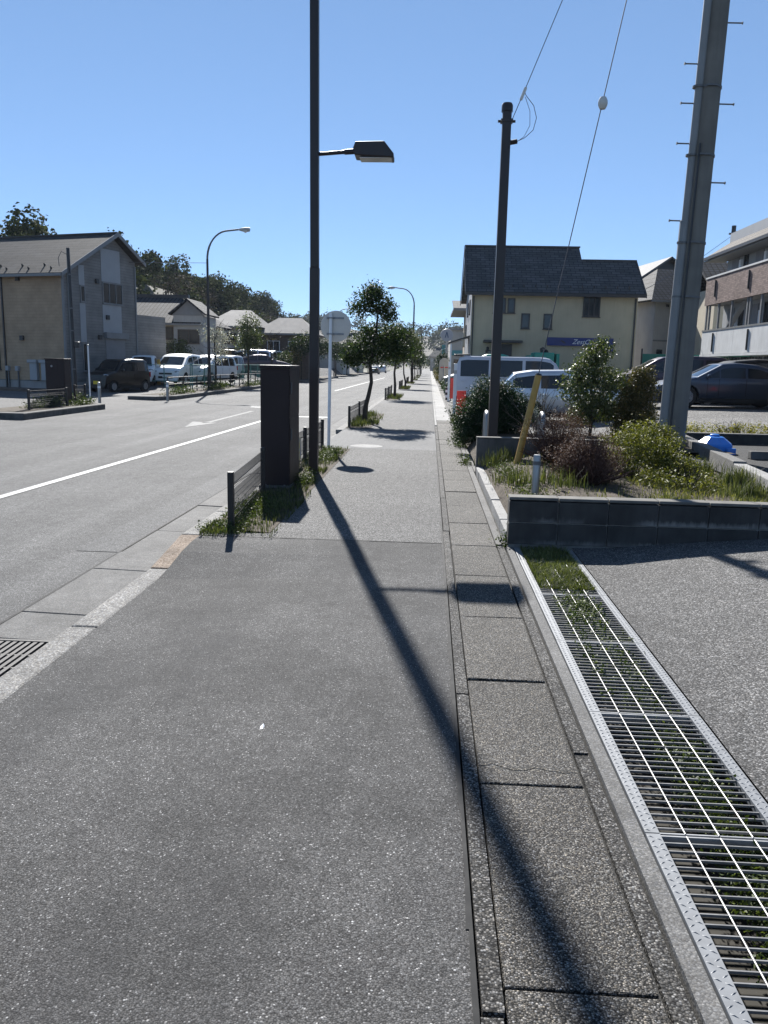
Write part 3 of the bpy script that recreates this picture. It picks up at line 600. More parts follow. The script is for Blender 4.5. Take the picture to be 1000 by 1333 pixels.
# ------------------------------------------------------------------ shrubs and trees, near
def twigs(name,c,r,n,m,parent,seed,th=.006,z0=None):
    rg_=random.Random(seed); w_=MB()
    for i in range(n):
        a=rg_.uniform(0,6.28); e=rg_.uniform(.3,1.4); L=r*rg_.uniform(.6,1.1)
        d=Vector((math.cos(a)*math.cos(e),math.sin(a)*math.cos(e),math.sin(e)))
        p0=Vector((c[0]+rg_.uniform(-.06,.06),c[1]+rg_.uniform(-.06,.06),c[2])); p1=p0+d*L*.55+Vector((0,0,.1*r)); p2=p0+d*L+Vector((rg_.uniform(-.1,.1)*r,rg_.uniform(-.1,.1)*r,.12*r))
        w_.tube([p0,p1,p2],[th,th*.7,th*.3],4,False)
        for j in range(2):
            q=p1.lerp(p2,rg_.uniform(0,.6)); w_.tube([q,q+Vector((rg_.uniform(-.25,.25),rg_.uniform(-.25,.25),rg_.uniform(.05,.25)))*r],[th*.5,th*.2],3,False)
    return w_.build(name,m,parent)
def bush(name,label,loc,blobs,n,size,m,seed,stem=BARK,nt=22,group=None,**k):
    t=thing(name,label,'bush',loc,0,group); leafcloud('foliage',blobs,n,size,m,t,seed,**k)
    rr=max(b[3] for b in blobs); twigs('stems',(0,0,0),rr*1.25,nt,stem,t,seed,.008); return t
b1=bush('reddish_bush','rounded leafless reddish brown bush behind the block wall',(1.82,9.2,.22),[(0,0,.36,.42,.36,.36),(-.2,0,.25,.25,.25,.25)],15000,.022,LEAF_R,1,LEAF_R,260,asp=.3,shell=.25)
b2=bush('reddish_bush','smaller reddish brown bush touching the low wall',(1.75,10.9,.25),[(0,0,.46,.42,.36,.38)],13000,.022,LEAF_R,2,LEAF_R,220,asp=.3,shell=.25)
bush('azalea_bush','bright yellow green azalea bush in front of the concrete pole',(2.48,9.9,.25),[(-.12,0,.42,.24,.28,.2),(.2,-.1,.36,.24,.26,.18),(-.2,-.1,.2,.25,.25,.16),(.1,.2,.56,.22,.25,.14),(.32,0,.2,.22,.25,.16),(.05,-.25,.16,.3,.2,.14),(.42,.1,.42,.16,.2,.12)],7000,.03,LEAF_Y,3,shell=.6)
bush('azalea_bush','low sprawling yellow green bush right of the azalea',(2.75,8.7,.24),[(0,0,.12,.25,.3,.14),(.3,.2,.08,.2,.3,.1),(-.2,.3,.14,.2,.25,.12)],2300,.034,LEAF_Y,4,shell=.5)
bush('azalea_bush','small yellow green bush in the middle of the bed',(2.95,9.7,.26),[(0,0,.2,.26,.3,.18),(.22,.1,.12,.2,.25,.12),(-.15,.2,.3,.16,.2,.14)],3600,.03,LEAF_Y,15,shell=.5)
bush('azalea_bush','pale yellow green bush behind at the pole foot',(3.15,11.6,.28),[(0,0,.3,.4,.36,.28)],4200,.036,LEAF_Y,5,shell=.55)
bush('conifer_bush','dark green bushy conifer behind the brown pole',(1.15,15.2,.25),[(-.2,0,.42,.45,.5,.42),(.35,0,.5,.5,.5,.5),(0,0,.75,.45,.45,.38),(-.4,-.2,.15,.28,.35,.25),(0,0,.4,.5,.4,.4,.7),(.3,0,.4,.35,.3,.35,.7)],42000,.045,LEAF_D,6,asp=.35,shell=.45)
ct=thing('camellia_tree','small evergreen tree with loose crown beside the concrete pole','tree',(2.95,15,.25))
MB().tube([(0,0,-.1),(.03,0,.5),(-.02,.02,1.0),(.05,0,1.7)],[.035,.03,.022,.01],7).tube([(.02,0,.4),(.25,.05,.9),(.35,0,1.2)],[.02,.014,.006],5).tube([(0,0,.45),(-.25,-.05,.85),(-.3,0,1.25)],[.02,.014,.006],5).build('trunk',BARK,ct,True)
leafcloud('crown',[(.08,0,1.62,.26,.26,.28),(-.12,0,1.3,.34,.32,.26),(.3,0,1.1,.33,.3,.26),(-.28,0,.95,.28,.3,.22),(.1,0,.72,.42,.36,.22),(-.15,.1,.5,.3,.3,.2),(.4,.1,.6,.25,.25,.2)],10500,.05,LEAF_G,ct,7,shell=.35,asp=.5)
bush('hedge_bush','tall rounded bush with reddish new leaves left of the concrete pole',(3.74,14.9,.25),[(0,0,.5,.36,.36,.5),(.04,0,.95,.3,.3,.34),(-.12,0,.25,.34,.3,.34),(.08,0,1.2,.2,.2,.18),(-.15,0,.8,.2,.25,.3)],17000,.04,LEAF_O,8,shell=.55)
hg=thing('clipped_hedge','long clipped hedge with yellowish tips behind the parking bay','hedge',(4.5,15.0,.33))
leafcloud('foliage',[(x,.0,.16,.28,.2,.16) for x in np.arange(0,7,.3)],17000,.035,leafmat('leaf_hedge',(.05,.07,.015),(.34,.28,.07),.3),hg,9,shell=.6); twigs('stems',(1,0,0),.4,30,BARK,hg,3)
bs=thing('bare_shrub','bare shrub with a few pale blossoms before the parked wagon','bush',(1.95,14.6,.3)); twigs('branches',(0,0,0),.95,26,BARK_L,bs,5,.009); leafcloud('blossom',[(0,0,.55,.4,.4,.35)],260,.025,BLOSSOM,bs,4,shell=.2,sprig=4)
# weeds and grass
def wz(x,y): return .16+.16*sm(.9,1.5,x)+.02*math.sin(5*x+3*y)
stuff(blades('bed_grass',scatter(.9,3.6,7.35,12.1,1800,wz,1,70)+scatter(2.4,3.65,7.4,10.8,2600,wz,2,50),.07,GRASSM,1,.004,.7),'green grass and weeds growing in the planting bed','grass')
stuff(blades('dry_grass',scatter(2.3,3.6,7.3,9.3,2200,wz,6,50)+scatter(.9,3.6,7.3,12,1200,wz,7),.05,GRASSDRY,2,.004,.9),'dry yellowish grass in the planting bed','grass')
tf=[]
for i,(x,y,n) in enumerate(((.98,11.6,130),(1.2,11.95,120),(.95,10.2,60),(1.35,9.2,90),(1.5,8.6,70),(3.3,12.0,220),(3.45,10.3,240),(3.5,9.2,300),(3.3,8.3,260),(3.05,11.0,160),(1.1,9.6,120))):
    r_=np.random.default_rng(i); tf+=[(x+a*.1,y+b*.1,wz(x,y)) for a,b in r_.normal(size=(n,2))]
stuff(blades('grass_tufts',tf,.2,GRASSM,3,.005,.8),'taller tufts of grass along the planting bed','grass')
gl=leafcloud('ground_weeds',[(2.9,8.6,.25,.8,1.2,.06),(1.2,8.6,.25,.3,1.2,.05),(1.1,10.6,.25,.25,1.0,.05),(2.2,7.7,.24,1.2,.3,.06)],6000,.028,WEEDM,None,11,shell=.1); stuff(gl,'small leafy weeds covering the soil behind the block wall','weeds')
v1=lambda x,y:.0
struct('verge_soil',grid([-2.06,-1.75,-1.45],[7.35,9,12,15.1],lambda x,y:.02 if x<-1.5 else .005),SOIL,'narrow soil verge under the cabinet and fence','verge')
stuff(blades('verge_grass',scatter(-2.05,-1.5,7.2,15.1,3800,.01,21,60)+scatter(-2.05,-1.4,7.1,9.6,2200,.01,22,30),.06,GRASSM,4,.004,.8),'grass on the verge below the cabinet','grass')
stuff(leafcloud('verge_weeds',[(-1.85,8.3,.04,.25,1.1,.05),(-1.62,10.6,.06,.16,.6,.07),(-1.72,13.6,.05,.25,1.3,.07),(-1.9,7.4,.03,.25,.15,.04)],9000,.026,WEEDM,None,12,shell=.1),'small leafy weeds on the near verge','weeds')
stuff(leafcloud('drain_weeds',[(1.12,1.9,-.08,.14,.5,.045,2.2),(1.14,2.5,-.075,.13,.6,.045,2.2),(1.13,3.3,-.07,.13,.6,.045,2.2),(1.12,4.3,-.06,.14,.8,.045,2.4),(1.06,5.3,-.03,.17,.6,.035,3.2),(.95,4.6,-.04,.06,.8,.04,1.5)],28000,.019,WEEDM,None,13,shell=.05,sprig=16),'weeds growing up through the drain grating','weeds')
mat_dr=leafmat('grass_bright',(.04,.055,.016),(.17,.18,.065),.22)
stuff(blades('drain_grass',scatter(.86,1.24,5.75,7.08,7500,-.02,31,60)+scatter(.95,1.25,4.6,6,1600,-.05,32,20),.05,mat_dr,6,.003,1.1),'mat of grass over the far end of the drain','grass')
stuff(leafcloud('edge_weeds',[(.72,7.25,.03,.06,.1,.05),(.7,16.2,.1,.28,.7,.12),(.62,13.4,.04,.1,.5,.06),(.72,19,.05,.1,3,.07),(.74,23,.1,.12,1.2,.15)],3600,.035,WEEDM,None,14,shell=.1),'weeds spilling over the gutter edge','weeds')

def street_tree(name,label,loc,seed,crowns,trunk,n,group,leaf=LEAF,size=.06,rz=0):
    t=thing(name,label,'tree',loc,rz,group)
    tk=MB().tube(trunk,[.075-.05*i/(len(trunk)-1) for i in range(len(trunk))],9); r_=random.Random(seed)
    for (x,y,z,a,b,c,*_) in crowns:
        base=min(trunk,key=lambda p:abs(p[2]-(z-c*.8))); mid=((base[0]+x)/2+r_.uniform(-.08,.08),(base[1]+y)/2,(base[2]+z)/2-.05)
        tk.tube([base,mid,(x,y,z+.3*c)],[.028,.02,.008],6)
        for j in range(3): tk.tube([mid,(x+r_.uniform(-.7,.7)*a,y+r_.uniform(-.7,.7)*b,z+r_.uniform(-.3,.6)*c)],[.013,.005],4)
    tk.build('trunk',BARK,t,True); leafcloud('crown',crowns,n,size,leaf,t,seed,shell=.3,asp=.55); return t
T1=[(-.06,0,-.05),(-.07,0,.35),(.03,0,.75),(.1,0,1.1),(.06,.0,1.6),(.18,0,2.2),(.25,.0,3.0)]
GR='street trees on the near footway'
street_tree('street_tree','nearest street tree with high top clump and crooked trunk',(-1.69,22.3,0),31,[(.05,0,3.35,.36,.4,.3),(.4,.1,3.1,.34,.4,.28),(-.22,0,3.05,.34,.36,.24),(.15,.1,3.55,.26,.3,.2),(.55,0,2.85,.22,.3,.16),(-.25,.1,2.0,.46,.45,.38),(.3,-.1,2.0,.5,.45,.42),(-.45,0,1.75,.3,.36,.24),(.6,.1,2.35,.42,.42,.28),(.8,0,1.95,.34,.36,.3),(.05,.2,2.45,.34,.36,.2)],T1,8600,GR,LEAF,.075)
TB=[(0,0,-.05),(.02,0,.6),(-.03,0,1.2),(.05,0,1.9),(.0,0,2.7)]
LT=['second street tree from the camera with a single trunk','third street tree with forked trunk','fourth street tree, just beyond the near arched lamp','fifth street tree along the near footway','sixth street tree along the near footway','seventh street tree along the near footway','eighth street tree along the near footway','farthest street tree on the near footway']
for i in range(8):
    y=39+17*i; sc=1+.05*((i*7)%3)
    r_=random.Random(50+i); cr=[(r_.uniform(-.5,.5),r_.uniform(-.5,.5),r_.uniform(1.95,3.2)*sc,r_.uniform(.5,.75),r_.uniform(.5,.8),r_.uniform(.35,.5)) for _ in range(10)]+[(0,0,2.6,.7,.7,.6)]
    street_tree('street_tree',LT[i],(-1.66,y,0),60+i,cr,TB if i!=1 else [(0,0,-.05),(0,0,.5),(-.12,0,1.0),(-.15,0,1.6),(0,0,2.4)],[8600,6600,5600,4200,3600,3200,2600,2200][i],GR,[LEAF,LEAF_G,LEAF,LEAF,LEAF_D,LEAF,LEAF,LEAF][i],.085+.012*i)
    y0=y-2.2
for i,y in enumerate([22.3]+[39+17*k for k in range(6)]):
    struct('verge_soil',grid([-2.06,-1.45],[y-2.2,y+4],lambda x,yy:.012),SOIL,'soil verge at the foot of a street tree','verge')
    stuff(blades('verge_grass',scatter(-2.05,-1.35,y-2,y+3.8,1500 if i<3 else 500,.01,70+i,20),.14,GRASSM,70+i,.007,.7),'grass at the foot of a street tree','grass')
    if i<5: wire_fence('mesh_fence',(-2.0,y-1.9),(-1.98,y+3.8),.5,['low dark mesh fence by the nearest street tree','low dark mesh fence by the second street tree','low dark mesh fence by the third street tree','low dark mesh fence by the fourth street tree','low dark mesh fence by the fifth street tree'][i],3,0,None,'mesh fences under the street trees',.1 if i<1 else .16)
# curved arm street lamps
def arc_lamp(label,loc,rz):
    t=thing('arched_lamp',label,'street lamp',loc,rz,'arched street lamps')
    MB().tube([(0,0,-.1),(0,0,.9)],.11,12).build('pole_base',BROWN,t,True); MB().tube([(0,0,.9),(0,0,6.9)],[.085,.06],12).build('pole',BROWN,t,True)
    MB().tube([(0,0,6.85)]+[(1.15-1.15*math.cos(a),0,6.9+1.45*math.sin(a)) for a in np.linspace(.1,1.45,9)]+[(1.7,0,8.42)],[.055]*4+[.045]*7,10).build('arm',GALV_D,t,True)
    h=MB().lathe([(0,-.3),(.05,-.28),(.1,-.1),(.12,.1),(.1,.28),(0,.33)],12,(2.0,0,8.42),'x').build('lamp_head',GREYP,t,True); h.scale=(1,1,1)
    MB().lathe([(0,-.11),(.1,-.06),(.14,.0),(0,.03)],12,(2.06,0,8.36)).build('lens',LENS,h,True)
arc_lamp('arched street lamp across the street by the car park fence',(-12.0,44.0,.0),0)
arc_lamp('arched street lamp rising from the near tree row',(-1.6,75,0),math.pi)
arc_lamp('small arched street lamp far down the near footway',(-1.6,140,0),math.pi)
arc_lamp('small arched street lamp far down across the street',(-12.0,104,0),0)

sc_=tag(MB().add([(-.72,3.33,-.02),(-.69,3.335,-.016),(-.685,3.39,-.018),(-.7,3.41,-.008),(-.722,3.38,-.016)],[(0,1,2,3,4)]).build('paper_scrap',WHITEP),'tiny white scrap lying on the foreground asphalt','litter')
sc_.location=(-.35,1.67,-.0145); sc_.scale=(.5,.5,1)
# ------------------------------------------------------------------ buildings
class Face:
    def __init__(s,o,u,n): s.o,s.u,s.n=Vector((*o,0)),Vector((*u,0)),Vector((*n,0))
    def box(s,m,u0,u1,z0,z1,n0,n1):
        a=s.o+s.u*u0+s.n*n0; b=s.o+s.u*u1+s.n*n1; return m.box(a.x,b.x,a.y,b.y,z0,z1)
def window(par,F,u0,u1,z0,z1,fm=None,panes=2,fw=.05,sill=True,out=.05):
    fm=fm or BROWN_F
    p=F.box(MB(),u0+fw*.5,u1-fw*.5,z0+fw*.5,z1-fw*.5,.004,.02).build('window',GLASS,par)
    m=MB()
    F.box(m,u0,u1,z1-fw,z1,.0,out); F.box(m,u0,u1,z0,z0+fw,.0,out); F.box(m,u0,u0+fw,z0+fw,z1-fw,.0,out); F.box(m,u1-fw,u1,z0+fw,z1-fw,.0,out)
    m.build('frame',fm,p)
    for i in range(1,panes):
        u=u0+(u1-u0)*i/panes; F.box(MB(),u-fw*.45,u+fw*.45,z0+fw,z1-fw,.0,out*.8).build('mullion',fm,p)
    if sill: F.box(MB(),u0-.04,u1+.04,z0-.04,z0-.002,.0,out+.04).build('sill',fm,p)
    return p
def vent(par,F,u,z,m,s=.12): return F.box(MB(),u-s,u+s,z-s,z+s,.0,.12).build('vent_hood',m,par,bevel=.02)
ROOF_D=brickmat('slate_roof',(.07,.07,.071),(.105,.105,.105),(.025,.025,.025),.5,.2,.016,.85,'xy',.02)
ROOF_G=brickmat('grey_slate',(.05,.048,.046),(.072,.069,.066),(.03,.03,.03),1.2,.3,.02,.75,'xy',.02)
ROOF_T=brickmat('kawara_tile',(.05,.052,.057),(.075,.077,.082),(.012,.012,.012),.3,.27,.035,.8,'xy',.04,0)
ROOF_B=brickmat('brown_tile',(.055,.045,.04),(.085,.07,.06),(.012,.01,.01),.3,.3,.04,.8,'yx',.04,0)
FASC=mat('fascia',(.19,.19,.19),.5,var=.1)
FASC_D=mat('fascia_dark',(.03,.028,.028),.45,var=.1)
BEIGE=brickmat('beige_siding',(.37,.265,.175),(.39,.28,.187),(.345,.247,.163),.5,.16,.012,.75,'xyz',.006)
GREYS=brickmat('grey_siding',(.2,.19,.178),(.228,.217,.203),(.16,.152,.143),3.0,.15,.01,.7,'xyz',.006)
LGREY=mat('pale_panel',(.31,.315,.32),.6,var=.06,vs=2)
CREAM=mat('cream_render',(.45,.39,.27),.85,var=.1,vs=1.2,bs=80,bd=.004,streak=.15)
FOUND=mat('foundation',(.3,.285,.27),.9,var=.15,vs=2,bs=50,bd=.004,streak=.25)
BRICKB=brickmat('brown_brick',(.16,.115,.098),(.27,.2,.175),(.13,.1,.09),.22,.075,.008,.75,'xyz',.005)
WHITEC=mat('white_concrete',(.5,.5,.49),.85,var=.14,vs=1.6,streak=.3)
OCHRE=mat('ochre_render',(.52,.37,.19),.85,var=.1,vs=1.2)
GREYR=mat('grey_render',(.37,.355,.33),.85,var=.12,vs=1.2,streak=.2)
BEIGER=mat('beige_render',(.53,.47,.36),.85,var=.1,vs=1.4,streak=.2)
BRN=mat('brown_board',(.1,.075,.06),.8,var=.25,vs=4)
SHUT=mat('shutter_grey',(.2,.2,.205),.55,var=.1)
def snowguards(par,pts,m):
    me=MB().add([(-.03,0,0),(.03,0,0),(.03,.1,.06),(-.03,.1,.06),(-.03,-.02,.14),(.03,-.02,.14)],[(0,1,2,3),(0,4,5,1),(3,2,5,4),(0,3,4),(1,5,2)]).mesh('snow_guard',m)
    for p in pts: link('snow_guard',me,par,p)
def roofslab(m,a,b,c,d,th):
    a,b,c,d=[Vector(p) for p in (a,b,c,d)]; n=(b-a).cross(d-a).normalized()
    if n.z<0: n=-n
    return m.prism([a,b,c,d],-n*th)

# left house: beige long side, grey gable with pale stripes
h=thing('left_house','two storey house with beige side and grey striped gable across the street','house',(-18.547,40.889,-.1),R(-17.4))
MB().box(-14,0,0,5.85,-.3,.45).build('foundation',FOUND,h)
# walls as prism: body under the roof planes (local x<0 behind the gable)
ey,ridge,sl=0.0,3.9,.575
MB().prism([(-14,.0,.452),(-14,5.85,.452),(-14,5.85,7.0),(-14,3.9,8.15),(-14,.0,5.95)],(13.97,0,0)).build('wall',GREYS,h)
MB().box(-14,.012,-.02,.0,.5,5.93).build('tile_cladding',BEIGE,h)
MB().box(-.06,.02,-.03,.09,.3,5.95).build('corner_trim',FASC,h)
gf=Face((-.03,0),(0,1),(1,0)); bf=Face((0,-.02),(-1,0),(0,-1))
r=MB(); roofslab(r,(-14.3,-.45,5.83),(.4,-.45,5.83),(.4,3.9,8.33),(-14.3,3.9,8.33),.1); r.build('roof',ROOF_G,h)
r=MB(); roofslab(r,(-14.3,3.9,8.33),(.4,3.9,8.33),(.4,6.2,7.0),(-14.3,6.2,7.0),.1); rf=r.build('roof',ROOF_G,h)
MB().prism([(.405,-.47,5.66),(.405,-.47,5.86),(.405,3.9,8.37),(.405,6.22,7.02),(.405,6.22,6.84),(.405,3.9,8.15)],(.05,0,0)).build('barge_board',FASC,h)
MB().box(-14.3,.4,-.57,-.46,5.66,5.79).build('rain_gutter',FASC,h); MB().box(-14.3,.4,3.82,3.98,8.34,8.39).build('ridge_cap',FASC_D,h)
snowguards(h,[(-.6-i*.72,-.1+.35*(i%2),6.04+.2*(i%2)) for i in range(18)],FASC_D)
for u0,u1,z0,z1 in ((1.2,1.62,5.4,6.4),(1.2,1.62,2.5,4.5),(2.95,4.5,5.75,7.45),(2.95,4.5,3.05,4.55)): gf.box(MB(),u0,u1,z0,z1,.0,.025).build('pale_panel',LGREY,h)
window(h,gf,3.0,4.62,4.6,5.72,FASC,3); window(h,gf,1.28,1.62,4.55,5.38,FASC,1); window(h,gf,1.28,1.62,1.0,2.45,FASC,1)
sh=gf.box(MB(),3.1,4.7,.45,2.75,.0,.04).build('garage_shutter',SHUT,h); gf.box(MB(),3.0,4.85,2.76,3.08,.0,.2).build('shutter_box',FASC,sh)
for i in range(14): gf.box(MB(),3.15,4.65,.55+i*.155,.56+i*.155,.041,.05).build('slat_rib',FASC,sh)
for u,z in ((2.56,5.7),(3.3,3.88),(2.62,2.8)): vent(h,gf,u,z,FASC_D)
for u,z in ((2.8,5.62),(2.73,2.64)): vent(h,bf,u,z,FASC_D)
bf.box(MB(),3.88,3.96,-.0,5.8,.0,.07).build('downpipe',FASC_D,h); gf.box(MB(),5.72,5.8,.0,6.8,.0,.07).build('downpipe',FASC,h); gf.box(MB(),.35,.42,.0,5.9,.0,.06).build('downpipe',FASC,h)
for u in (1.35,2.1):
    m_=bf.box(MB(),u-.36,u+.1,.5,1.38,.0,.2).build('meter_cabinet',LGREY,h,bevel=.02); bf.box(MB(),u-.4,u+.2,1.385,1.55,.0,.26).build('cabinet_lid',LGREY,m_,bevel=.02)
for u in (3.1,3.75):
    m_=bf.box(MB(),u-.1,u+.1,.95,1.2,.0,.18).build('gas_meter',LGREY,h,bevel=.02); bf.box(MB(),u-.03,u+.03,.1,.94,.02,.08).build('gas_pipe',GALV_D,m_)
window(h,bf,4.3,5.6,3.3,4.5,FASC_D,2); window(h,bf,4.3,5.8,1.0,2.3,FASC_D,2)
MB().box(-14,-.3,-2.2,-.6,-.2,.12).build('planter_edge',BRN,h)
MB().box(-9,-.2,5.86,8.8,-.2,4.2).build('annex',GREYS,h)
# cream house on the right
h=thing('cream_house','cream two storey house with dark slate roof beyond the car park','house',(2.2,46,-.1))
MB().box(0,9.0,0,7,-.2,5.78).build('wall',CREAM,h)
MB().prism([(0,0,5.785),(0,7,5.785),(0,3.5,8.4)],(.1,0,0)).build('gable_wall',LGREY,h)
MB().box(-.02,-.002,-.02,7,.0,5.78).build('side_wall',LGREY,h)
ff=Face((0,0),(1,0),(0,-1)); lf=Face((-.02,0),(0,1),(-1,0))
m=MB(); a=(-.35,-.4,5.72); roofslab(m,(-.35,-.42,5.7),(6.25,-.42,5.7),(6.25,3.5,8.62),(-.35,3.5,8.62),.12); m.build('roof',ROOF_D,h)
m=MB(); roofslab(m,(6.25,-.42,5.7),(9.3,-.42,5.7),(9.3,2.35,7.76),(6.25,2.35,7.76),.12); m.build('roof',ROOF_D,h)
m=MB(); roofslab(m,(-.35,3.5,8.62),(6.25,3.5,8.62),(6.25,7.4,5.7),(-.35,7.4,5.7),.12); m.build('roof',ROOF_D,h)
m=MB(); roofslab(m,(6.25,2.35,7.76),(9.3,2.35,7.76),(9.3,7.4,5.7),(6.25,7.4,5.7),.12); m.build('roof',ROOF_D,h)
MB().prism([(6.2,.6,6.5),(6.2,3.5,8.5),(6.2,6.4,6.4)],(.06,0,0)).build('gable_wall',FASC_D,h)
MB().box(-.38,9.33,-.55,-.43,5.52,5.68).build('rain_gutter',FASC_D,h); MB().box(-.38,6.3,3.4,3.6,8.6,8.68).build('ridge_cap',FASC_D,h); MB().box(6.25,9.33,2.27,2.43,7.74,7.82).build('ridge_cap',FASC_D,h)
MB().prism([(-.37,-.42,5.5),(-.37,-.42,5.72),(-.37,3.5,8.64),(-.37,7.4,5.72),(-.37,7.4,5.5),(-.37,3.5,8.42)],(-.04,0,0)).build('barge_board',FASC_D,h)
MB().prism([(9.31,-.42,5.5),(9.31,-.42,5.72),(9.31,2.35,7.78),(9.31,7.4,5.72),(9.31,7.4,5.5),(9.31,2.35,7.56)],(.04,0,0)).build('barge_board',FASC_D,h)
snowguards(h,[(.9+i*.63,-.1+.2*(i%2)*0,6.0) for i in range(13)],FASC_D)
for (u0,u1,z0,z1,n) in ((1.18,1.86,4.62,5.42,1),(1.95,2.36,4.62,5.42,1),(2.73,3.2,3.8,4.62,1),(3.95,4.42,3.8,4.62,1),(6.06,6.98,4.5,5.6,3)): window(h,ff,u0,u1,z0,z1,FASC_D,n,.07)
ff.box(MB(),.7,2.8,3.0,3.14,.0,.7).build('door_canopy',FASC_D,h,bevel=.02)
d=ff.box(MB(),1.55,2.3,.1,2.95,.0,.05).build('door',FASC_D,h); ff.box(MB(),1.62,1.66,1.1,1.4,.051,.1).build('handle',GALV,d)
window(h,ff,.85,1.45,1.3,2.6,FASC_D,1)
for u in (.05,8.85): ff.box(MB(),u,u+.07,.0,5.5,.0,.07).build('downpipe',FASC_D,h)
ff.box(MB(),-.0,9.0,.0,.45,.0,.03).build('foundation',FOUND,h)
for (u,z) in ((1.2,4.6),(3.4,4.6),(5.2,3.4)): window(h,lf,u,u+.5,z,z+.8,FASC_D,1)
m=MB(); roofslab(m,(-1.2,.3,3.0),(-.02,.3,3.4),(-.02,3.2,3.4),(-1.2,3.2,3.0),.08); m.build('porch_roof',FASC_D,h); MB().box(-1.1,-1.02,.4,.48,.0,2.95).build('porch_post',WHITEP,h)
MB().tube([(.95,-.06,2.3),(.95,-.14,2.32),(.95,-.14,2.55)],.03,6).lathe([(0,2.52),(.07,2.56),(.07,2.75),(0,2.8)],8,(.95,-.14,0)).build('wall_lantern',FASC_D,h)
# blue shop banner with white script
sb=thing('shop_banner','long dark blue shop banner with white script on the cream house','sign',(6.4,45.9,2.82))
BLUE=mat('banner_blue',(.025,.04,.16),.55,var=.12,vs=2)
MB().box(0,3.6,-.05,0,0,.44).build('board',BLUE,sb); MB().box(3.3,3.62,-.055,-.001,-.25,.0).build('board_end',BLUE,sb)
tc=bpy.data.curves.new('lettering','FONT'); tc.body='ZestQu'; tc.size=.36; tc.shear=.4; tc.extrude=.004; tc.align_x='LEFT'; tc.materials.append(WHITEP)
tmp=bpy.data.objects.new('lettering_curve',tc); COL.objects.link(tmp); bpy.context.view_layer.update(); tme=bpy.data.meshes.new_from_object(tmp.evaluated_get(bpy.context.evaluated_depsgraph_get())); bpy.data.objects.remove(tmp)
to=bpy.data.objects.new('lettering',tme); COL.objects.link(to); to.parent=sb; to.location=(1.35,-.06,.1); to.rotation_euler=(R(90),0,0)
MB().prism([(.62,-.053,.2),(.78,-.053,.3),(.92,-.053,.24),(1.05,-.053,.12),(.9,-.053,.14),(.75,-.053,.24)],(0,-.004,0)).build('emblem',FASC_D,sb)

# apartment block on the right
h=thing('apartment_block','brown brick and white apartment block with long open galleries at the right edge','building',(13.2,20,0))
rf_=Face((0,0),(0,1),(-1,0))    # road side face, u along the street
MB().box(.75,9,-6,20.6,2.4,8.0).build('wall',LGREY,h)
MB().box(.0,.749,-6,20.72,2.3,2.48).build('gallery_floor',WHITEC,h); MB().box(.0,.749,-6,20.72,4.7,4.86).build('gallery_floor',GREYR,h)
for i in range(13):
    y0=-6+i*2.055; MB().box(-.12,.0,y0+.01,y0+2.045,2.4,3.45).build('parapet_panel',WHITEC,h)
MB().box(-.14,.03,-6,20.74,3.455,3.53).build('handrail',GALV_D,h); MB().box(-.15,.02,-6,20.74,2.28,2.39).build('drip_edge',WHITEC,h)
for i in range(7):
    y0=-6+i*3.82; MB().box(-.12,.0,y0+.006,y0+3.814,4.68,5.9).build('brick_parapet',BRICKB,h)
MB().box(-.0,.74,20.62,20.72,4.68,5.9).build('brick_parapet',BRICKB,h); MB().box(-.0,.74,20.62,20.72,2.4,3.45).build('parapet_panel',WHITEC,h)
MB().box(-.15,.03,-6,20.75,5.905,5.98).build('coping',WHITEC,h)
for u in (20.6,20.2,18.95,17.3,15.5,15.2,14.05,12.3,10.5,8.7,6.9): MB().box(-.06,.02,u-.05,u+.05,3.5,4.7).build('post',FASC,h)
for u,z0,z1 in ((19.35,5.0,5.75),(15.35,5.0,5.75),(11.3,5.0,5.75),(19.1,2.5,3.35),(14.9,2.5,3.35),(11,2.5,3.35)): MB().box(-.18,-.125,u-.025,u+.025,z0,z1).build('drain_pipe',FASC_D,h)
wf_=Face((.75,0),(0,1),(-1,0))
for u in (19.0,16.2,13.4,10.6,7.8):
    window(h,wf_,u-1.0,u-.55,6.0,7.0,FASC_D,1); d=wf_.box(MB(),u+.1,u+.9,5.9,7.1,.0,.05).build('door',SHUT,h); wf_.box(MB(),u-.35,u-.1,5.95,6.6,.0,.1).build('meter_box',WHITEP,h)
    window(h,wf_,u-1.0,u-.55,3.5,4.5,FASC_D,1); d=wf_.box(MB(),u+.1,u+.9,2.5,4.5,.0,.05).build('door',SHUT,h); wf_.box(MB(),u-.35,u-.1,3.4,4.2,.0,.1).build('meter_box',WHITEP,h)
m=MB(); roofslab(m,(-.15,-7,6.95),(-.15,21.3,6.95),(4.5,17.6,10.2),(4.5,-7,10.2),.12); m.build('roof',ROOF_B,h)
m=MB(); roofslab(m,(-.15,21.3,6.95),(9.45,21.3,6.95),(4.5,17.6,10.2),(4.5,17.6,10.2),.12); m.v=m.v; m.build('roof',ROOF_B,h)
m=MB(); roofslab(m,(9.45,21.3,6.95),(9.45,-7,6.95),(4.5,-7,10.2),(4.5,17.6,10.2),.12); m.build('roof',ROOF_B,h)
MB().box(-.26,-.16,-7,21.4,6.8,6.93).build('rain_gutter',FASC_D,h); MB().box(-.15,.74,-6.9,21.2,6.74,6.8).build('soffit',FASC,h)
MB().prism([(.4,19.2,3.5),(.4,19.3,3.5),(.4,17.3,4.66),(.4,17.2,4.66)],(.25,0,0)).build('stair_stringer',LGREY,h)
STONE=aggregate('rubble_stone',[(0,.06),(.5,.13),(1,.24)],4.5,.2,.85,.2,1,.05,.3,(1.05,1,.9))
tag(MB().box(13.4,13.9,14,41,.2,2.25).build('retaining_wall',STONE),'dark rubble retaining wall under the apartment block','wall')
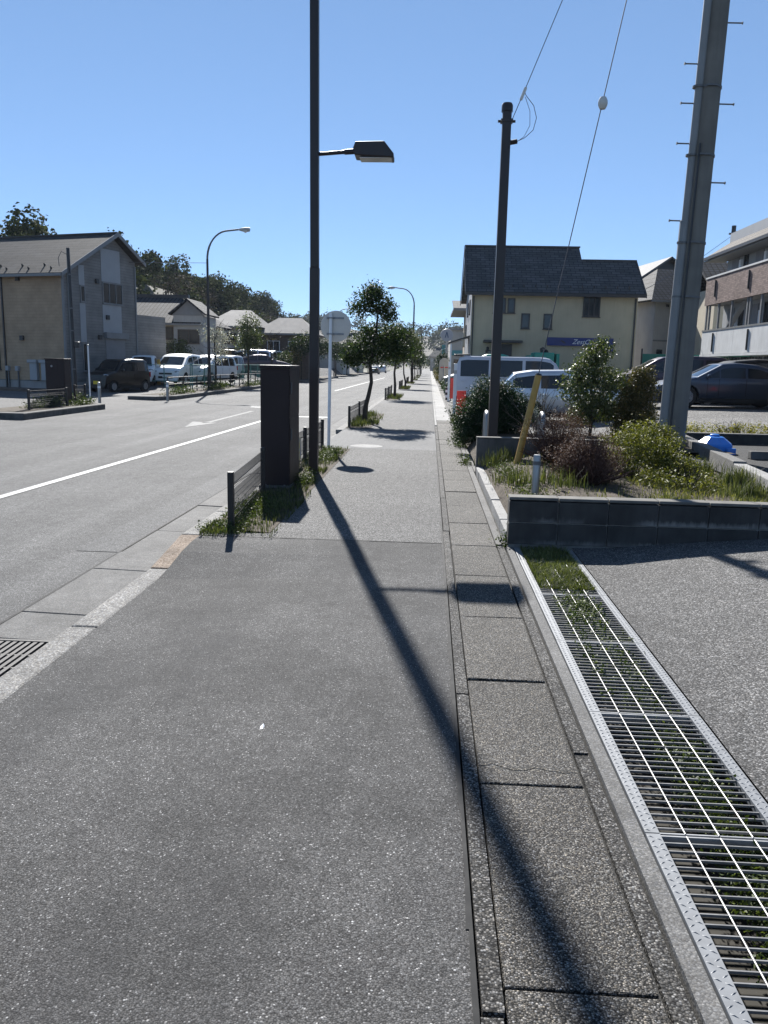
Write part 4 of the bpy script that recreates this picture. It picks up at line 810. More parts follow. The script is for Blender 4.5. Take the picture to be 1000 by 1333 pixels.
struct('terrace',MB().box(13.95,40,-10,75,-.3,2.2),GROUND,'raised ground behind the retaining wall','terrace')
# grey house and ochre house between
h=thing('grey_house','grey rendered house with tiled roof behind the concrete pole','house',(14.0,53,-.1),R(14))
MB().box(0,6.5,0,6,0,6.2).build('wall',GREYR,h); f2=Face((0,0),(1,0),(0,-1))
m=MB(); roofslab(m,(-.6,-.6,6.0),(7,-.6,6.0),(7,3,8.3),(1.6,3,8.3),.12); m.build('roof',ROOF_T,h); m=MB(); roofslab(m,(-.6,6.6,6.0),(-.6,-.6,6.0),(1.6,3,8.3),(1.6,3,8.3),.12); m.build('roof',ROOF_T,h)
m=MB(); roofslab(m,(-.6,6.6,6.0),(7,6.6,6.0),(7,3,8.3),(1.6,3,8.3),.12); m.build('roof',ROOF_T,h)
MB().box(-.62,7,-.72,-.61,5.86,5.98).build('rain_gutter',FASC,h); f2.box(MB(),0,6.5,3.5,3.6,.0,.04).build('belt_course',FASC,h)
window(h,f2,1.6,2.1,4.7,5.6,FASC,1); window(h,f2,.3,.7,2.2,3.0,FASC_D,1); window(h,f2,1.0,1.4,2.2,3.0,FASC_D,1); vent(h,f2,4.6,2.9,FASC_D,.18); window(h,f2,5.0,5.5,4.7,5.5,FASC,1)
for u in (.8,1.2): vent(h,f2,u,5.7,FASC_D,.08)
h=thing('beige_block','pale beige house wall with square vent behind the concrete pole','house',(15.8,47.5,-.1))
MB().box(0,4,0,5,0,6.3).build('wall',BEIGER,h); m=MB(); roofslab(m,(-.4,-.5,6.2),(4.4,-.5,6.2),(4.4,2.5,8.0),(-.4,2.5,8.0),.12); m.build('roof',ROOF_T,h); m=MB(); roofslab(m,(-.4,5.5,6.2),(4.4,5.5,6.2),(4.4,2.5,8.0),(-.4,2.5,8.0),.12); m.build('roof',ROOF_T,h)
vent(h,Face((0,0),(1,0),(0,-1)),.55,3.3,FASC_D,.2); MB().box(.0,4,-.02,-.003,3.9,4.0).build('belt_course',GREYR,h); window(h,Face((0,0),(1,0),(0,-1)),1.2,2.0,4.6,5.4,FASC,2)
h=thing('ochre_house','ochre house with dark balcony behind the cream house','house',(13.2,60,-.1),R(8))
MB().box(0,7,0,8,0,6.9).build('wall',OCHRE,h); f2=Face((0,0),(1,0),(0,-1))
m=MB(); roofslab(m,(-.6,-.5,6.8),(-.6,8.5,6.8),(3.5,8.5,9.6),(3.5,-.5,9.6),.12); m.build('roof',mat('metal_roof',(.12,.12,.125),.8,var=.08,spec=.25),h); m=MB(); roofslab(m,(7.6,-.5,6.8),(7.6,8.5,6.8),(3.5,8.5,9.6),(3.5,-.5,9.6),.12); m.build('roof',ROOF_D,h)
MB().prism([(0,0,6.9),(7,0,6.9),(3.5,0,9.4)],(0,.1,0)).build('gable_wall',FASC_D,h)
b=MB().box(-.9,.9,-1.3,-.0,3.6,3.75).build('balcony',FASC_D,h); MB().box(-.9,.9,-1.3,-1.25,3.76,5.0).box(-.9,-.85,-1.24,-.0,3.76,5.0).build('balcony_rail',FASC_D,b)
window(h,f2,.1,.9,5.0,6.2,FASC,1); window(h,f2,.1,.7,1.9,2.9,FASC,1); window(h,f2,2,3,4.6,5.8,FASC,2)
h=thing('green_fence','row of dark green sheet fence panels beyond the car park','fence',(10.6,42,.2))
GRN=mat('green_sheet',(.02,.17,.125),.5,var=.2,vs=3)
for i in range(7): MB().box(i*1.8+.02,i*1.8+1.78,-.03,.03,.3,2.2).build('panel',GRN,h); MB().tube([(i*1.8,-.05,0),(i*1.8,-.05,2.45)],.04,6).build('post',FASC_D,h)
# buildings further along the right side
h=thing('eaves_house','tan house with wide flat eaves left of the cream house','house',(2.75,72,-.1))
MB().box(.4,8,0,9,0,6.4).build('wall',mat('tan_render',(.33,.27,.2),.85,var=.1),h); MB().box(-.9,8.6,-.6,9.6,6.4,6.6).build('eaves',FASC,h); m=MB(); roofslab(m,(-.9,-.6,6.6),(8.6,-.6,6.6),(8.6,4.5,7.6),(-.9,4.5,7.6),.1); m.build('roof',ROOF_D,h)
MB().box(.1,.38,1,4,3.4,4.6).build('balcony',BEIGER,h); window(h,Face((.4,0),(0,1),(-1,0)),1.2,3.0,4.7,5.9,FASC,2)
h=thing('shop_building','low grey shop with teal sign strip far along the right','building',(2.3,96,-.1))
MB().box(0,9,0,12,0,5.8).build('wall',GREYR,h); MB().box(-.3,9.3,-.3,12.3,5.81,6.0).build('roof',FASC,h); MB().box(.2,2.2,-.12,-.01,2.9,3.5).build('sign_strip',mat('teal_sign',(.05,.22,.25),.5,var=.1),h); window(h,Face((0,0),(1,0),(0,-1)),.4,2.4,.9,2.5,FASC,2)
h=thing('pylon_sign','round topped pylon sign far along the right footway','sign',(1.75,92,0))
MB().tube([(0,0,0),(0,0,4.2)],.12,8).build('post',GREYP,h); MB().lathe([(0,-.06),(.68,-.06),(.7,0),(.68,.06),(0,.06)],28,(0,0,4.95),'y').build('disc',mat('sign_grey',(.32,.34,.38),.5,var=.05),h,True)
MB().prism([(-.22,-.07,4.68),(-.1,-.07,4.68),(0,-.07,5.12),(.1,-.07,4.68),(.22,-.07,4.68),(.06,-.07,5.3),(-.06,-.07,5.3)],(0,-.02,0)).build('emblem',mat('sign_blue',(.05,.09,.17),.5,var=.05),h); MB().box(-.5,-.1,-.05,.05,2.7,3.9).build('side_board',MATS['teal_sign'],h)
h=thing('oval_sign','white arched notice sign on a post beyond the white marker posts','sign',(.95,55,0))
MB().tube([(0,0,0),(0,0,1.6)],.05,8).build('post',GREYP,h); MB().prism([(-.34,0,.6),(.34,0,.6),(.34,0,1.75)]+[(.34*math.cos(a),0,1.75+.36*math.sin(a)) for a in np.linspace(.3,math.pi-.3,8)]+[(-.34,0,1.75)],(0,.05,0)).build('board',GREYP,h)
MB().box(-.25,.25,-.012,-.002,1.45,1.52).build('print_line',RED,h)
# hipped topiary and reddish hedge far right
t=thing('topiary_tree','dark rounded topiary beside the far end of the footway','tree',(.95,66,0)); MB().tube([(0,0,0),(0,0,1)],.06,6).build('trunk',BARK,t); leafcloud('crown',[(0,0,1.7,.5,.5,1.05)],2600,.1,LEAF_D,t,5,shell=.75)
t=thing('roadside_hedge','reddish brown hedge along the far right edge of the footway','hedge',(1.05,80,0)); leafcloud('foliage',[(0,y,.6,.35,2.2,.6) for y in range(-8,60,4)],9000,.14,LEAF_O,t,6,shell=.5); twigs('stems',(0,0,0),.6,12,BARK,t,2)
t=thing('roadside_hedge','green hedge behind the red boards by the lot','hedge',(1.1,47,0)); leafcloud('foliage',[(0,y,.45,.25,2.0,.45) for y in range(-6,14,3)],5000,.09,LEAF_D,t,8,shell=.5); twigs('stems',(0,0,0),.5,12,BARK,t,2)
for i,(x,y,hh,lab) in enumerate(((.76,24.5,1.66,'white square marker post beside the dark conifer'),(.86,36.6,1.75,'thinner white marker post farther along the lot edge'))):
    t=thing('marker_post',lab,'post',(x,y,0)); MB().box(-.045,.045,-.045,.045,-.05,hh).build('post',WHITEP,t,bevel=.008); MB().box(-.048,.048,-.048,.048,hh-.3,hh-.2).build('band',GREYP,t); MB().box(-.07,.07,-.07,.07,-.04,.03).build('foot',CONC,t)
for i,(x0,x1,y,z1,lab) in enumerate(((.84,1.12,24.9,.85,'bright red board beside the nearer white post'),(.95,1.2,37.4,1.05,'small red board behind the farther white post'))):
    t=thing('red_board',lab,'board',(x0,y,0)); MB().box(0,x1-x0,-.015,.015,.12,z1).build('board',RED,t); 
    for xx in (.03,x1-x0-.03): MB().box(xx-.02,xx+.02,.016,.05,-.02,z1-.1).build('stake',GALV_D,t)
t=thing('striped_barrier','black and white striped kerb barrier at the lot edge','barrier',(.85,38.5,0))
for i in range(5): MB().box(-.09,.09,-.09,.09,.0+i*.12,.12+i*.12-.003).build('stripe_block',WHITEP if i%2 else BLACK,t)
t=thing('lean_to_roof','pale slanting lean-to roof beside the footway','shelter',(.9,44,0)); m=MB(); roofslab(m,(-.1,0,.95),(-.1,4,.95),(2.2,4,1.7),(2.2,0,1.7),.06); m.build('roof',LGREY,t); 
for x,y,z in ((-.02,.1,.9),(-.02,3.9,.9),(2.1,.1,1.6),(2.1,3.9,1.6)): MB().box(x-.04,x+.04,y-.04,y+.04,0,z).build('post',FASC,t)
MB().box(.0,2.1,.06,.1,.1,.85).build('side_panel',SHUT,t)

# traditional tiled houses across the car park
def tiled(name,lab,x0,x1,y0,y1,ze,zr,wm,lm,rm,rz=0,split=2.9,irimoya=True):
    t=thing(name,lab,'house',((x0+x1)/2,(y0+y1)/2,-.1),rz); W,Dp=(x1-x0)/2,(y1-y0)/2
    MB().box(-W,W,-Dp,Dp,0,split).build('lower_wall',lm,t); MB().box(-W+.002,W-.002,-Dp+.002,Dp-.002,split+.002,ze+.15).build('upper_wall',wm,t)
    o=.7; rx=W*.5
    E_=[(-W-o,-Dp-o,ze),(W+o,-Dp-o,ze),(W+o,Dp+o,ze),(-W-o,Dp+o,ze)]; A=(-rx,0,zr); B=(rx,0,zr)
    for q in ((E_[0],E_[1],B,A),(E_[2],E_[3],A,B),(E_[1],E_[2],B,B),(E_[3],E_[0],A,A)):
        m=MB(); roofslab(m,*q,.14); m.build('roof',rm,t)
    if irimoya: MB().box(-rx-.6,rx+.6,-.14,.14,zr-.05,zr+.2).build('ridge_cap',FASC_D,t)
    MB().box(-W-o-.1,W+o+.1,-Dp-o-.1,-Dp-o-.01,ze-.16,ze-.04).build('rain_gutter',FASC,t)
    return t,Face((-W,-Dp),(1,0),(0,-1)),W
t,F,W=tiled('tiled_house','old two storey house with dark tiled hip roof behind the white cars',-26,-17.4,60,68,4.35,6.5,mat('wall_beige',(.42,.36,.27),.85,var=.12),BRN,ROOF_T)
window(t,F,5.3,7.0,3.2,4.1,BRN,3); window(t,F,7.6,8.3,3.2,4.1,BRN,1); window(t,F,5.6,7.2,.8,2.3,BRN,2)
# side gable wing
m=MB(); roofslab(m,(2.6,-4.9,5.0),(2.6,-1,5.0),(4.0,-1,6.1),(4.0,-4.9,6.1),.12); m.build('wing_roof',ROOF_T,t); m=MB(); roofslab(m,(5.4,-4.9,5.0),(5.4,-1,5.0),(4.0,-1,6.1),(4.0,-4.9,6.1),.12); m.build('wing_roof',ROOF_T,t)
MB().prism([(2.8,-4.6,4.9),(5.2,-4.6,4.9),(4.0,-4.6,5.95)],(0,.2,0)).build('wing_gable',FASC,t); MB().box(2.9,5.1,-4.55,-1,0,4.9).build('wing_wall',GREYR,t); window(t,Face((2.9,-4.55),(1,0),(0,-1)),.3,1.9,2.9,3.9,BRN,2)
MB().box(-1,4.2,-6.0,-4.0,0,.0).v
MB().box(3.0,6.2,-5.6,-5.5,0,1.6).build('white_fence',WHITEC,t)
t,F,W=tiled('tiled_house','house with glinting pale roof behind the blossoming tree',-20.5,-16.6,76,84,4.9,6.6,GREYR,BRN,mat('pale_metal_roof',(.15,.145,.14),.85,var=.15,vs=.8,spec=.2),0,2.9,False); window(t,F,1,2.4,3.3,4.3,BRN,2)
t,F,W=tiled('tiled_house','wide house with pale hipped roof by the far end of the car park',-16.2,-11.6,78,84,4.4,6.0,BRN,BRN,MATS['pale_metal_roof'],0,2.4,False); window(t,F,.6,1.8,2.7,3.7,WHITEP,2); window(t,F,2.6,3.8,2.7,3.7,WHITEP,2)
t,F,W=tiled('tiled_house','grey tiled house at the far left down the street',-18,-12.8,120,130,4.6,7.0,GREYR,GREYR,ROOF_T); window(t,F,1,3,3,4,BRN,2)
t,F,W=tiled('tiled_house','dark roofed house farther down the left of the street',-19,-13,150,160,4.6,7.2,BEIGER,BEIGER,ROOF_D); window(t,F,1,3,3,4,BRN,2)
for i,(x,y,lab) in enumerate(((-1.5,250,'white walled house where the street ends'),(3.2,190,'pale house with dark roof far along the right'),(6.0,150,'grey roofed house rising behind the shop'),(.5,300,'small house far beyond the end of the footway'),(2.8,235,'small tan house far along the right'))):
    t,F,W=tiled('distant_house',lab,x+1.5,x+9,y,y+9,4.4+i*.3,7+i*.3,[WHITEC,BEIGER,GREYR,WHITEC,BEIGER][i],GREYR,[ROOF_D,ROOF_T,ROOF_D,ROOF_T,ROOF_D][i]); window(t,F,1,3,3,4,BRN,2)
# ------------------------------------------------------------------ vehicles
def lerp_tab(tab,x):
    return float(np.interp(x,[p[0] for p in tab],[p[1] for p in tab]))
CARS={
 # top profile (x from tail to nose, z), width, belt height, sill, wheel radius, axle xs, windows, windscreen, rear glass
 'box':dict(top=[(-1.70,.55),(-1.69,.95),(-1.60,1.15),(-1.50,1.58),(-1.3,1.665),(-.4,1.68),(.35,1.64),(.5,1.58),(.98,1.08),(1.5,.99),(1.66,.85),(1.70,.5)],W=1.475,belt=1.02,wr=.29,ax=(-1.2,1.2),tum=.16,win=[(-1.42,-.62),(-.52,.22),(.3,.72)],ws=(.52,.97),rg=(-1.59,-1.5)),
 'mpv':dict(top=[(-2.38,.6),(-2.37,1.0),(-2.25,1.25),(-2.05,1.6),(-1.7,1.71),(-.3,1.745),(.5,1.67),(.75,1.57),(1.55,1.1),(2.1,.93),(2.33,.75),(2.39,.5)],W=1.8,belt=1.04,wr=.33,ax=(-1.45,1.42),tum=.2,win=[(-2.0,-1.1),(-1.0,-.1),(0,.85),(.95,1.25)],ws=(.78,1.53),rg=(-2.25,-2.05)),
 'van':dict(top=[(-2.35,.6),(-2.34,1.1),(-2.28,1.6),(-2.15,1.93),(-1.9,1.98),(1.0,1.98),(1.35,1.93),(1.6,1.75),(1.98,1.12),(2.25,1.0),(2.33,.8),(2.35,.5)],W=1.7,belt=1.15,wr=.33,ax=(-1.2,1.38),tum=.13,win=[(-2.1,-1.0),(-.88,.3),(.42,1.5)],ws=(1.62,1.95),rg=(-2.3,-2.18)),
 'sedan':dict(top=[(-2.45,.6),(-2.44,.85),(-2.3,.98),(-1.9,1.04),(-1.35,1.22),(-.75,1.4),(-.1,1.45),(.35,1.41),(1.15,.98),(1.9,.84),(2.35,.68),(2.43,.45)],W=1.88,belt=.92,wr=.35,ax=(-1.47,1.45),tum=.3,win=[(-1.32,-.42),(-.34,.42),(.46,.78)],ws=(.42,1.12),rg=(-1.85,-.85)),
 'wagon':dict(top=[(-2.2,.6),(-2.19,.95),(-2.1,1.1),(-1.8,1.42),(-1.3,1.5),(-.3,1.53),(.4,1.48),(.6,1.42),(1.3,1.0),(1.85,.88),(2.17,.72),(2.22,.45)],W=1.72,belt=.95,wr=.31,ax=(-1.3,1.32),tum=.25,win=[(-1.85,-1.15),(-1.05,-.25),(-.15,.6),(.66,.9)],ws=(.62,1.27),rg=(-2.1,-1.82)),
 'truck':dict(top=[(.2,1.3),(.25,1.95),(.5,2.02),(1.35,2.0),(1.6,1.9),(1.85,1.2),(1.95,1.0),(2.0,.6)],W=1.7,belt=1.15,wr=.33,ax=(-1.1,1.35),tum=.12,win=[(.5,1.45)],ws=(1.62,1.83),rg=None),
}
TYRE={}
def wheel_meshes(r):
    if r in TYRE: return TYRE[r]
    t=MB().lathe([(r*.62,-.1),(r*.9,-.105),(r,-.07),(r,.07),(r*.9,.105),(r*.62,.1)],24,axis='y').mesh('tyre',RUBBER,True)
    rm=MB().lathe([(0,-.07),(r*.14,-.085),(r*.16,-.05),(r*.55,-.04),(r*.62,-.1),(r*.64,-.1)],24,axis='y')
    for k in range(5):
        a=2*math.pi*k/5; c,s_=math.cos(a),math.sin(a); e=(-s_*.05,c*.05)
        rm.add([(c*r*.12+e[0],-.088,s_*r*.12+e[1]),(c*r*.12-e[0],-.088,s_*r*.12-e[1]),(c*r*.6-e[0]*.7,-.1,s_*r*.6-e[1]*.7),(c*r*.6+e[0]*.7,-.1,s_*r*.6+e[1]*.7)],[(0,1,2,3)])
    TYRE[r]=(t,rm.mesh('rim',RIM,True)); return TYRE[r]
def car(name,label,kind,loc,rz,col,plate=PLATEW,detail=True,cat='car',group=None,arch=True):
    S=CARS[kind]; t=thing(name,label,cat,loc,rz,group); W=S['W']/2; top=S['top']; x0,x1=top[0][0],top[-1][0]; sill=.22; belt=S['belt']; wr=S['wr']
    def zt(x): return lerp_tab(top,x)
    mid=(x0+x1)/2; hl=(x1-x0)/2
    def wx(x): return W*(1-.16*abs((x-mid)/hl)**5)
    def zb(x):
        z=sill
        for a in S['ax']:
            d=abs(x-a); ra=wr+.055
            if d<ra: z=max(z,wr+math.sqrt(ra*ra-d*d))
        return z
    def yside(x,z):
        y=wx(x)
        if z<.5: y-=.05*((.5-z)/.3)**2
        if z>belt: y-=S['tum']*(z-belt)+.015
        else: y-=.02*((z-.75)/.3)**2
        return y
    xs=sorted(set(list(np.linspace(x0,x1,42))+[p[0] for p in top]+[a+d for a in S['ax'] for d in (-wr-.055,-wr-.05,-.28,-.18,0,.18,.28,wr+.05,wr+.055)])); xs=[x for x in xs if x0<=x<=x1]
    NR=8
    def section(x):
        b,tp=zb(x),zt(x); b=min(b,tp-.06); rr=min(.11,(tp-b)*.35); P=[]
        for i in range(NR+1):
            z=b+(tp-rr-b)*i/NR; P.append((yside(x,z),z))
        yy,zz=P[-1]
        for a in (.5,1.0,1.35): P.append((yy-rr*(1-math.cos(a)),zz+rr*math.sin(a)))
        ye=P[-1][0]; ze=P[-1][1]
        for f in (.66,.33,0): P.append((ye*f,ze+(tp+.02-ze)*(1-f*f)))
        return P
    m=MB(); secs=[section(x) for x in xs]; n=len(secs[0])
    for x,P in zip(xs,secs):
        for y,z in P: m.v.append((x,-y,z))
        for y,z in P[:-1][::-1]: m.v.append((x,y,z))
    N2=2*n-1
    for i in range(len(xs)-1):
        for k in range(N2-1): a=i*N2+k; m.f.append((a,a+N2,a+N2+1,a+1))
    m.f.append(tuple(range(N2))); m.f.append(tuple((len(xs)-1)*N2+k for k in range(N2-1,-1,-1)))
    body=m.build('body',col,t,True)
    MB().box(x0+.12,x1-.12,-W+.06,W-.06,.17,.42).build('underbody',DARKGAP,t)
    # side glass
    for (a,b) in S['win']:
        for s_ in (-1,1):
            g=MB(); cols=8; 
            for i in range(cols+1):
                x=a+(b-a)*i/cols; top_=zt(x)-.14; bot=belt+.05; top_=max(top_,bot+.01)
                for j in range(4):
                    z=bot+(top_-bot)*j/3; g.v.append((x,s_*(yside(x,z)+.006),z))
            for i in range(cols):
                for j in range(3):
                    q=(i*4+j,(i+1)*4+j,(i+1)*4+j+1,i*4+j+1); g.f.append(q if s_<0 else q[::-1])
            g.build('side_window',CARGLASS,t,True)
    def topglass(nm,a,b,in_=.1):
        g=MB(); cols=7; rows=8
        for i in range(cols+1):
            x=a+(b-a)*i/cols; tp=zt(x); ye=yside(x,tp-.1)-.09-in_*.3
            for j in range(rows+1):
                f=-1+2*j/rows; g.v.append((x,ye*f,tp+.028-.03*f*f))
        for i in range(cols):
            for j in range(rows): q=i*(rows+1)+j; g.f.append((q,q+rows+1,q+rows+2,q+1))
        return g.build(nm,CARGLASS,t,True)
    topglass('windscreen',*S['ws'])
    if S['rg']: topglass('rear_window',*S['rg'])
    ty,rm=wheel_meshes(wr)
    for a in S['ax']:
        for s_ in (-1,1):
            w_=link('wheel',ty,t,(a,s_*(W-.12),wr),(0,0,0 if s_<0 else math.pi)); link('rim',rm,w_)
    fz=lerp_tab(top,x1-.18)-.1; hx=next(x for x in np.linspace(x1,x1-.6,200) if zt(x)>=fz)
    for s_ in (-1,1):
        link('headlight',MB().lathe([(0,-.1),(.07,-.07),(.105,0),(.07,.05),(0,.06)],12,axis='x').mesh('headlight',HEADL,True),t,(hx-.06,s_*(W*.72),fz-.02),(0,0,s_*.35),(1.2,1.5,.75))
        link('tail_light',MB().box(-.03,.03,-.07,.07,-.13,.13).mesh('tail_light',TAIL),t,(x0+.03,s_*(W*.82),.95 if kind not in('van','box') else .9),(0,0,-s_*.2))
        mz=belt+.1; mx=S['ws'][1]-.28; link('mirror',MB().lathe([(0,-.06),(.075,-.04),(.085,.02),(0,.05)],10,axis='x').mesh('mirror',col,True),t,(mx,s_*(W+.1),mz),(0,0,0),(1,1.25,.85))
        if detail:
            for (a,b) in S['win'][:2]:
                xx=a+.12; link('door_handle',MB().box(-.09,.09,-.02,.02,-.018,.018).mesh('door_handle',col),t,(xx+.0,s_*(yside(xx,belt-.14)+.012),belt-.13))
            for (a,b) in S['win']:
                link('door_seam',MB().box(-.006,.006,-.003,.003,-.28,.28).mesh('door_seam',DARKGAP),t,(b+.045,s_*(yside(b,.65)+.0),.66))
            link('side_skirt',MB().box(S['ax'][0]+wr+.1,S['ax'][1]-wr-.1,-.02,.02,-.04,.04).mesh('side_skirt',DARKGAP),t,(0,s_*(W-.035),.24))
    gr=MB().box(x1-.05,x1+.012,-W*.48,W*.48,.34,.47).build('grille',DARKGAP,t,bevel=.02); MB().box(x1-.04,x1+.01,-W*.42,W*.42,.56,.66).build('upper_grille',BLACK,t,bevel=.02)
    MB().box(x1+.013,x1+.024,-.165,.165,.4,.565).build('number_plate',plate,t); MB().box(x0-.02,x0-.006,-.165,.165,.62,.78).build('number_plate',plate,t)
    return t
WHITE_C=paint('paint_white',(.7,.72,.73)); SILVER_C=paint('paint_silver',(.5,.52,.55),.6,.3); BLACK_C=paint('paint_black',(.006,.006,.007),0,.3,.25); BLUE_C=paint('paint_slate',(.045,.058,.085),.5,.28); WINE_C=paint('paint_wine',(.05,.035,.05),.4,.28); NAVY_C=paint('paint_navy',(.02,.035,.09),.3); GREEN_C=mat('paint_green',(.03,.26,.19),.5,var=.15,vs=3); RED_C=paint('paint_red',(.3,.02,.02)); VANW=paint('paint_van',(.5,.52,.57))
lf_=lambda x,y:lz(x,y)
# right-hand car park
v=car('parked_van','white one box van parked behind the dark conifer','van',(3.35,33,-.0),R(-4),VANW,cat='van'); MB().prism([(-2.38,-.6,1.98),(-2.38,.6,1.98),(-1.75,.6,2.0),(-1.75,-.6,2.0)],(0,0,.07)).build('roof_spoiler',BLACK,v,bevel=.02)
for s_ in (-1,1): MB().box(-2.0,1.2,s_*.7-.015,s_*.7+.015,1.975,2.0).build('drip_rail',VANW,v)
car('parked_wagon','silver wagon parked right behind the bushes','wagon',(4.3,24.6,.0),R(-2),SILVER_C)
car('parked_sedan','slate blue fastback sedan parked on the gravel beyond the hedge','sedan',(9.75,27.6,.42),R(178),BLUE_C)
car('parked_minivan','dark wine minivan parked behind the slate sedan','mpv',(9.6,33.2,.42),R(176),WINE_C,cat='van')
car('parked_wagon','dark wagon behind the sedan with only its roof showing','mpv',(11.4,30.6,.3),R(179),BLACK_C)
car('kei_car','black small car with yellow plate at the right picture edge','box',(11.85,24.6,.42),R(190),BLACK_C,PLATEY)
tr_=car('green_truck','old green cab truck parked in front of the cream house','truck',(4.2,42.3,.2),R(180),GREEN_C,cat='truck')
MB().box(-2.3,.15,-.8,.8,.55,.75).build('load_bed',GREEN_C,tr_); MB().box(-2.0,-1.0,-.75,.75,.76,2.15).build('green_crate',GREEN_C,tr_,bevel=.03); MB().box(-.9,-.75,-.8,.8,.76,2.0).build('headboard',GREEN_C,tr_); MB().box(-2.25,-2.1,-.8,.8,.76,2.1).build('tailboard',GREEN_C,tr_)
MB().tube([(-1.6,-.5,2.16),(-1.5,0,2.3),(-1.6,.5,2.16)],.14,8).build('tarp_roll',BLACK,tr_,True)
cn=thing('traffic_cone','red traffic cone beside the small black car','cone',(9.95,23.4,.4)); MB().lathe([(.14,.03),(.03,.62),(0,.62)],16).build('cone',RED,cn,True); MB().box(-.18,.18,-.18,.18,0,.03).build('base',RED,cn); MB().lathe([(.108,.2),(.085,.32),(.082,.32)],16).build('white_band',WHITEP,cn)
for i,(x,y,z,r_,lab) in enumerate(((12.6,39.5,.5,.55,'low dark shrub at the foot of the apartment wall'),(13.0,36.5,.6,.75,'dark cone shaped shrub in front of the rubble wall'),(13.0,33.5,.4,.9,'pale green round shrub near the right edge'))):
    bush('terrace_shrub',lab,(x,y,z),[(0,0,r_*.8,r_,r_,r_*(.8 if i!=1 else 1.3))],3600,.08,[LEAF_D,LEAF_D,LEAF_Y][i],90+i,shell=.6)
# left car park
car('kei_car','black boxy small car with yellow plate parked by the house','box',(-16.2,41.9,lz(-16.2,41.9)),R(250),BLACK_C,PLATEY)
car('kei_car','black and white small car with yellow plate half hidden behind another','box',(-16.55,46.6,.14),R(284),WHITE_C,PLATEY)
car('parked_wagon','white wagon with roof rails at the back of the row','mpv',(-18.6,53,.2),R(270),WHITE_C)
car('parked_minivan','white minivan facing the street behind the green fence','mpv',(-14.95,48.2,.2),R(268),WHITE_C,cat='van')
car('parked_minivan','white tall van parked next to the white minivan','mpv',(-13.95,51.2,.2),R(257),WHITE_C,cat='van')
back=[('box','small dark van far back in the car park',-18.4,71,180,BLACK_C),('mpv','silver minivan far back in the car park',-16.2,72,185,SILVER_C),('mpv','navy blue minivan beyond the near cabinet top',-14.6,80,80,NAVY_C),('sedan','dark plum sedan in front of the navy minivan',-13.9,67.5,10,WINE_C),('box','black box car at the far end of the car park',-13.9,92,265,BLACK_C),('mpv','white minivan far behind beside the hedge',-14.9,75,258,WHITE_C),('wagon','grey wagon between the tiled house and the white tall van',-17.2,62,262,SILVER_C),('box','pale small car behind the blossoming tree',-15.3,61,255,VANW)]
for k,lab,x,y,a,c in back: car('parked_car',lab,k,(x,y,lz(x,y)+.005),R(a),c,detail=False)
car('street_car','dark car parked far away at the left kerb','sedan',(-10.2,150,-.15),R(90),BLACK_C,detail=False); car('street_car','grey car farther along the left kerb','wagon',(-10.2,175,-.15),R(90),SILVER_C,detail=False)

# ------------------------------------------------------------------ left roadside things
c2=thing('utility_cabinet','dark brown cabinet on the kerb island in front of the house','cabinet',(-12.35,26.6,.05),R(-4))
MB().box(-.33,.33,-.22,.22,0,1.46).build('body',BROWN2,c2,bevel=.01); MB().box(-.35,.35,-.24,.24,1.462,1.5).build('lid',BROWN2,c2,bevel=.008); d=MB().box(.335,.345,-.2,.2,.1,1.4).build('door',BROWN2,c2); MB().box(-.3,.1,-.228,-.221,.1,1.4).build('front_panel',BROWN2,c2); MB().lathe([(0,-.235),(.035,-.235),(.035,-.223)],12,(-.1,0,1.25),'y').build('lock',GALV,c2)
p=thing('black_pole','thin black pole with cable in front of the grey gable','pole',(-13.2,29.8,-.05)); MB().tube([(0,0,0),(-.05,0,5.55)],[.075,.06],10).build('shaft',BLACK,p,True); MB().tube([(-.05,0,5.3),(-.3,.0,5.42),(-.42,0,5.2),(-.4,0,4.9)],.012,5).build('cable_loop',WIRE,p); MB().box(.06,.22,-.08,.08,2.0,2.22).build('meter_box',FASC_D,p,bevel=.02)
for z in (1.2,2.6,3.4,4.6): MB().lathe([(.074,z),(.082,z),(.082,z+.04),(.074,z+.04)],10).build('clamp',GALV_D,p)
p=thing('white_post','thin white sign post beside the black pole','post',(-13.0,30.6,-.05)); MB().tube([(0,0,0),(0,0,2.1)],.03,8).build('shaft',WHITEP,p,True); MB().lathe([(.032,2.08),(.036,2.08),(.036,2.14),(0,2.15)],10).build('cap',GREYP,p)
for x,y,lab in ((-12.55,30.4,'short steel bollard near the black car'),(-10.95,33.6,'steel bollard at the car park entrance kerb')):
    p=thing('bollard',lab,'bollard',(x,y,-.13)); MB().lathe([(.057,0),(.057,.78),(.05,.82),(0,.83)],14).build('post',STEEL,p,True); MB().lathe([(.058,.6),(.06,.6),(.06,.68),(.058,.68)],14).build('band',WHITEP,p)
p=thing('orange_marker','small orange marker post between the parked cars','post',(-15.6,46.4,.1)); MB().box(-.09,.09,-.05,.05,0,1.5).build('board',YELLOW,p,bevel=.02); MB().box(-.15,.15,-.12,.12,-.02,.06).build('base',RUBBER,p)
wire_fence('mesh_fence',(-11.7,23.2),(-11.65,25.6),.55,'low dark mesh fence on the kerb island',2,.05); wire_fence('mesh_fence',(-12.0,27.0),(-11.9,27.6),.6,'short dark mesh fence behind the island cabinet',2,.05)
stuff(leafcloud('island_weeds',[(-12.0,25.0,.2,.4,.5,.22),(-12.0,24.2,.1,.4,.4,.08),(-12.1,27.4,.2,.6,.25,.18),(-11.6,26.6,.1,.15,1,.1)],3600,.06,WEEDM,None,41,shell=.1),'weeds on the kerb island','weeds')
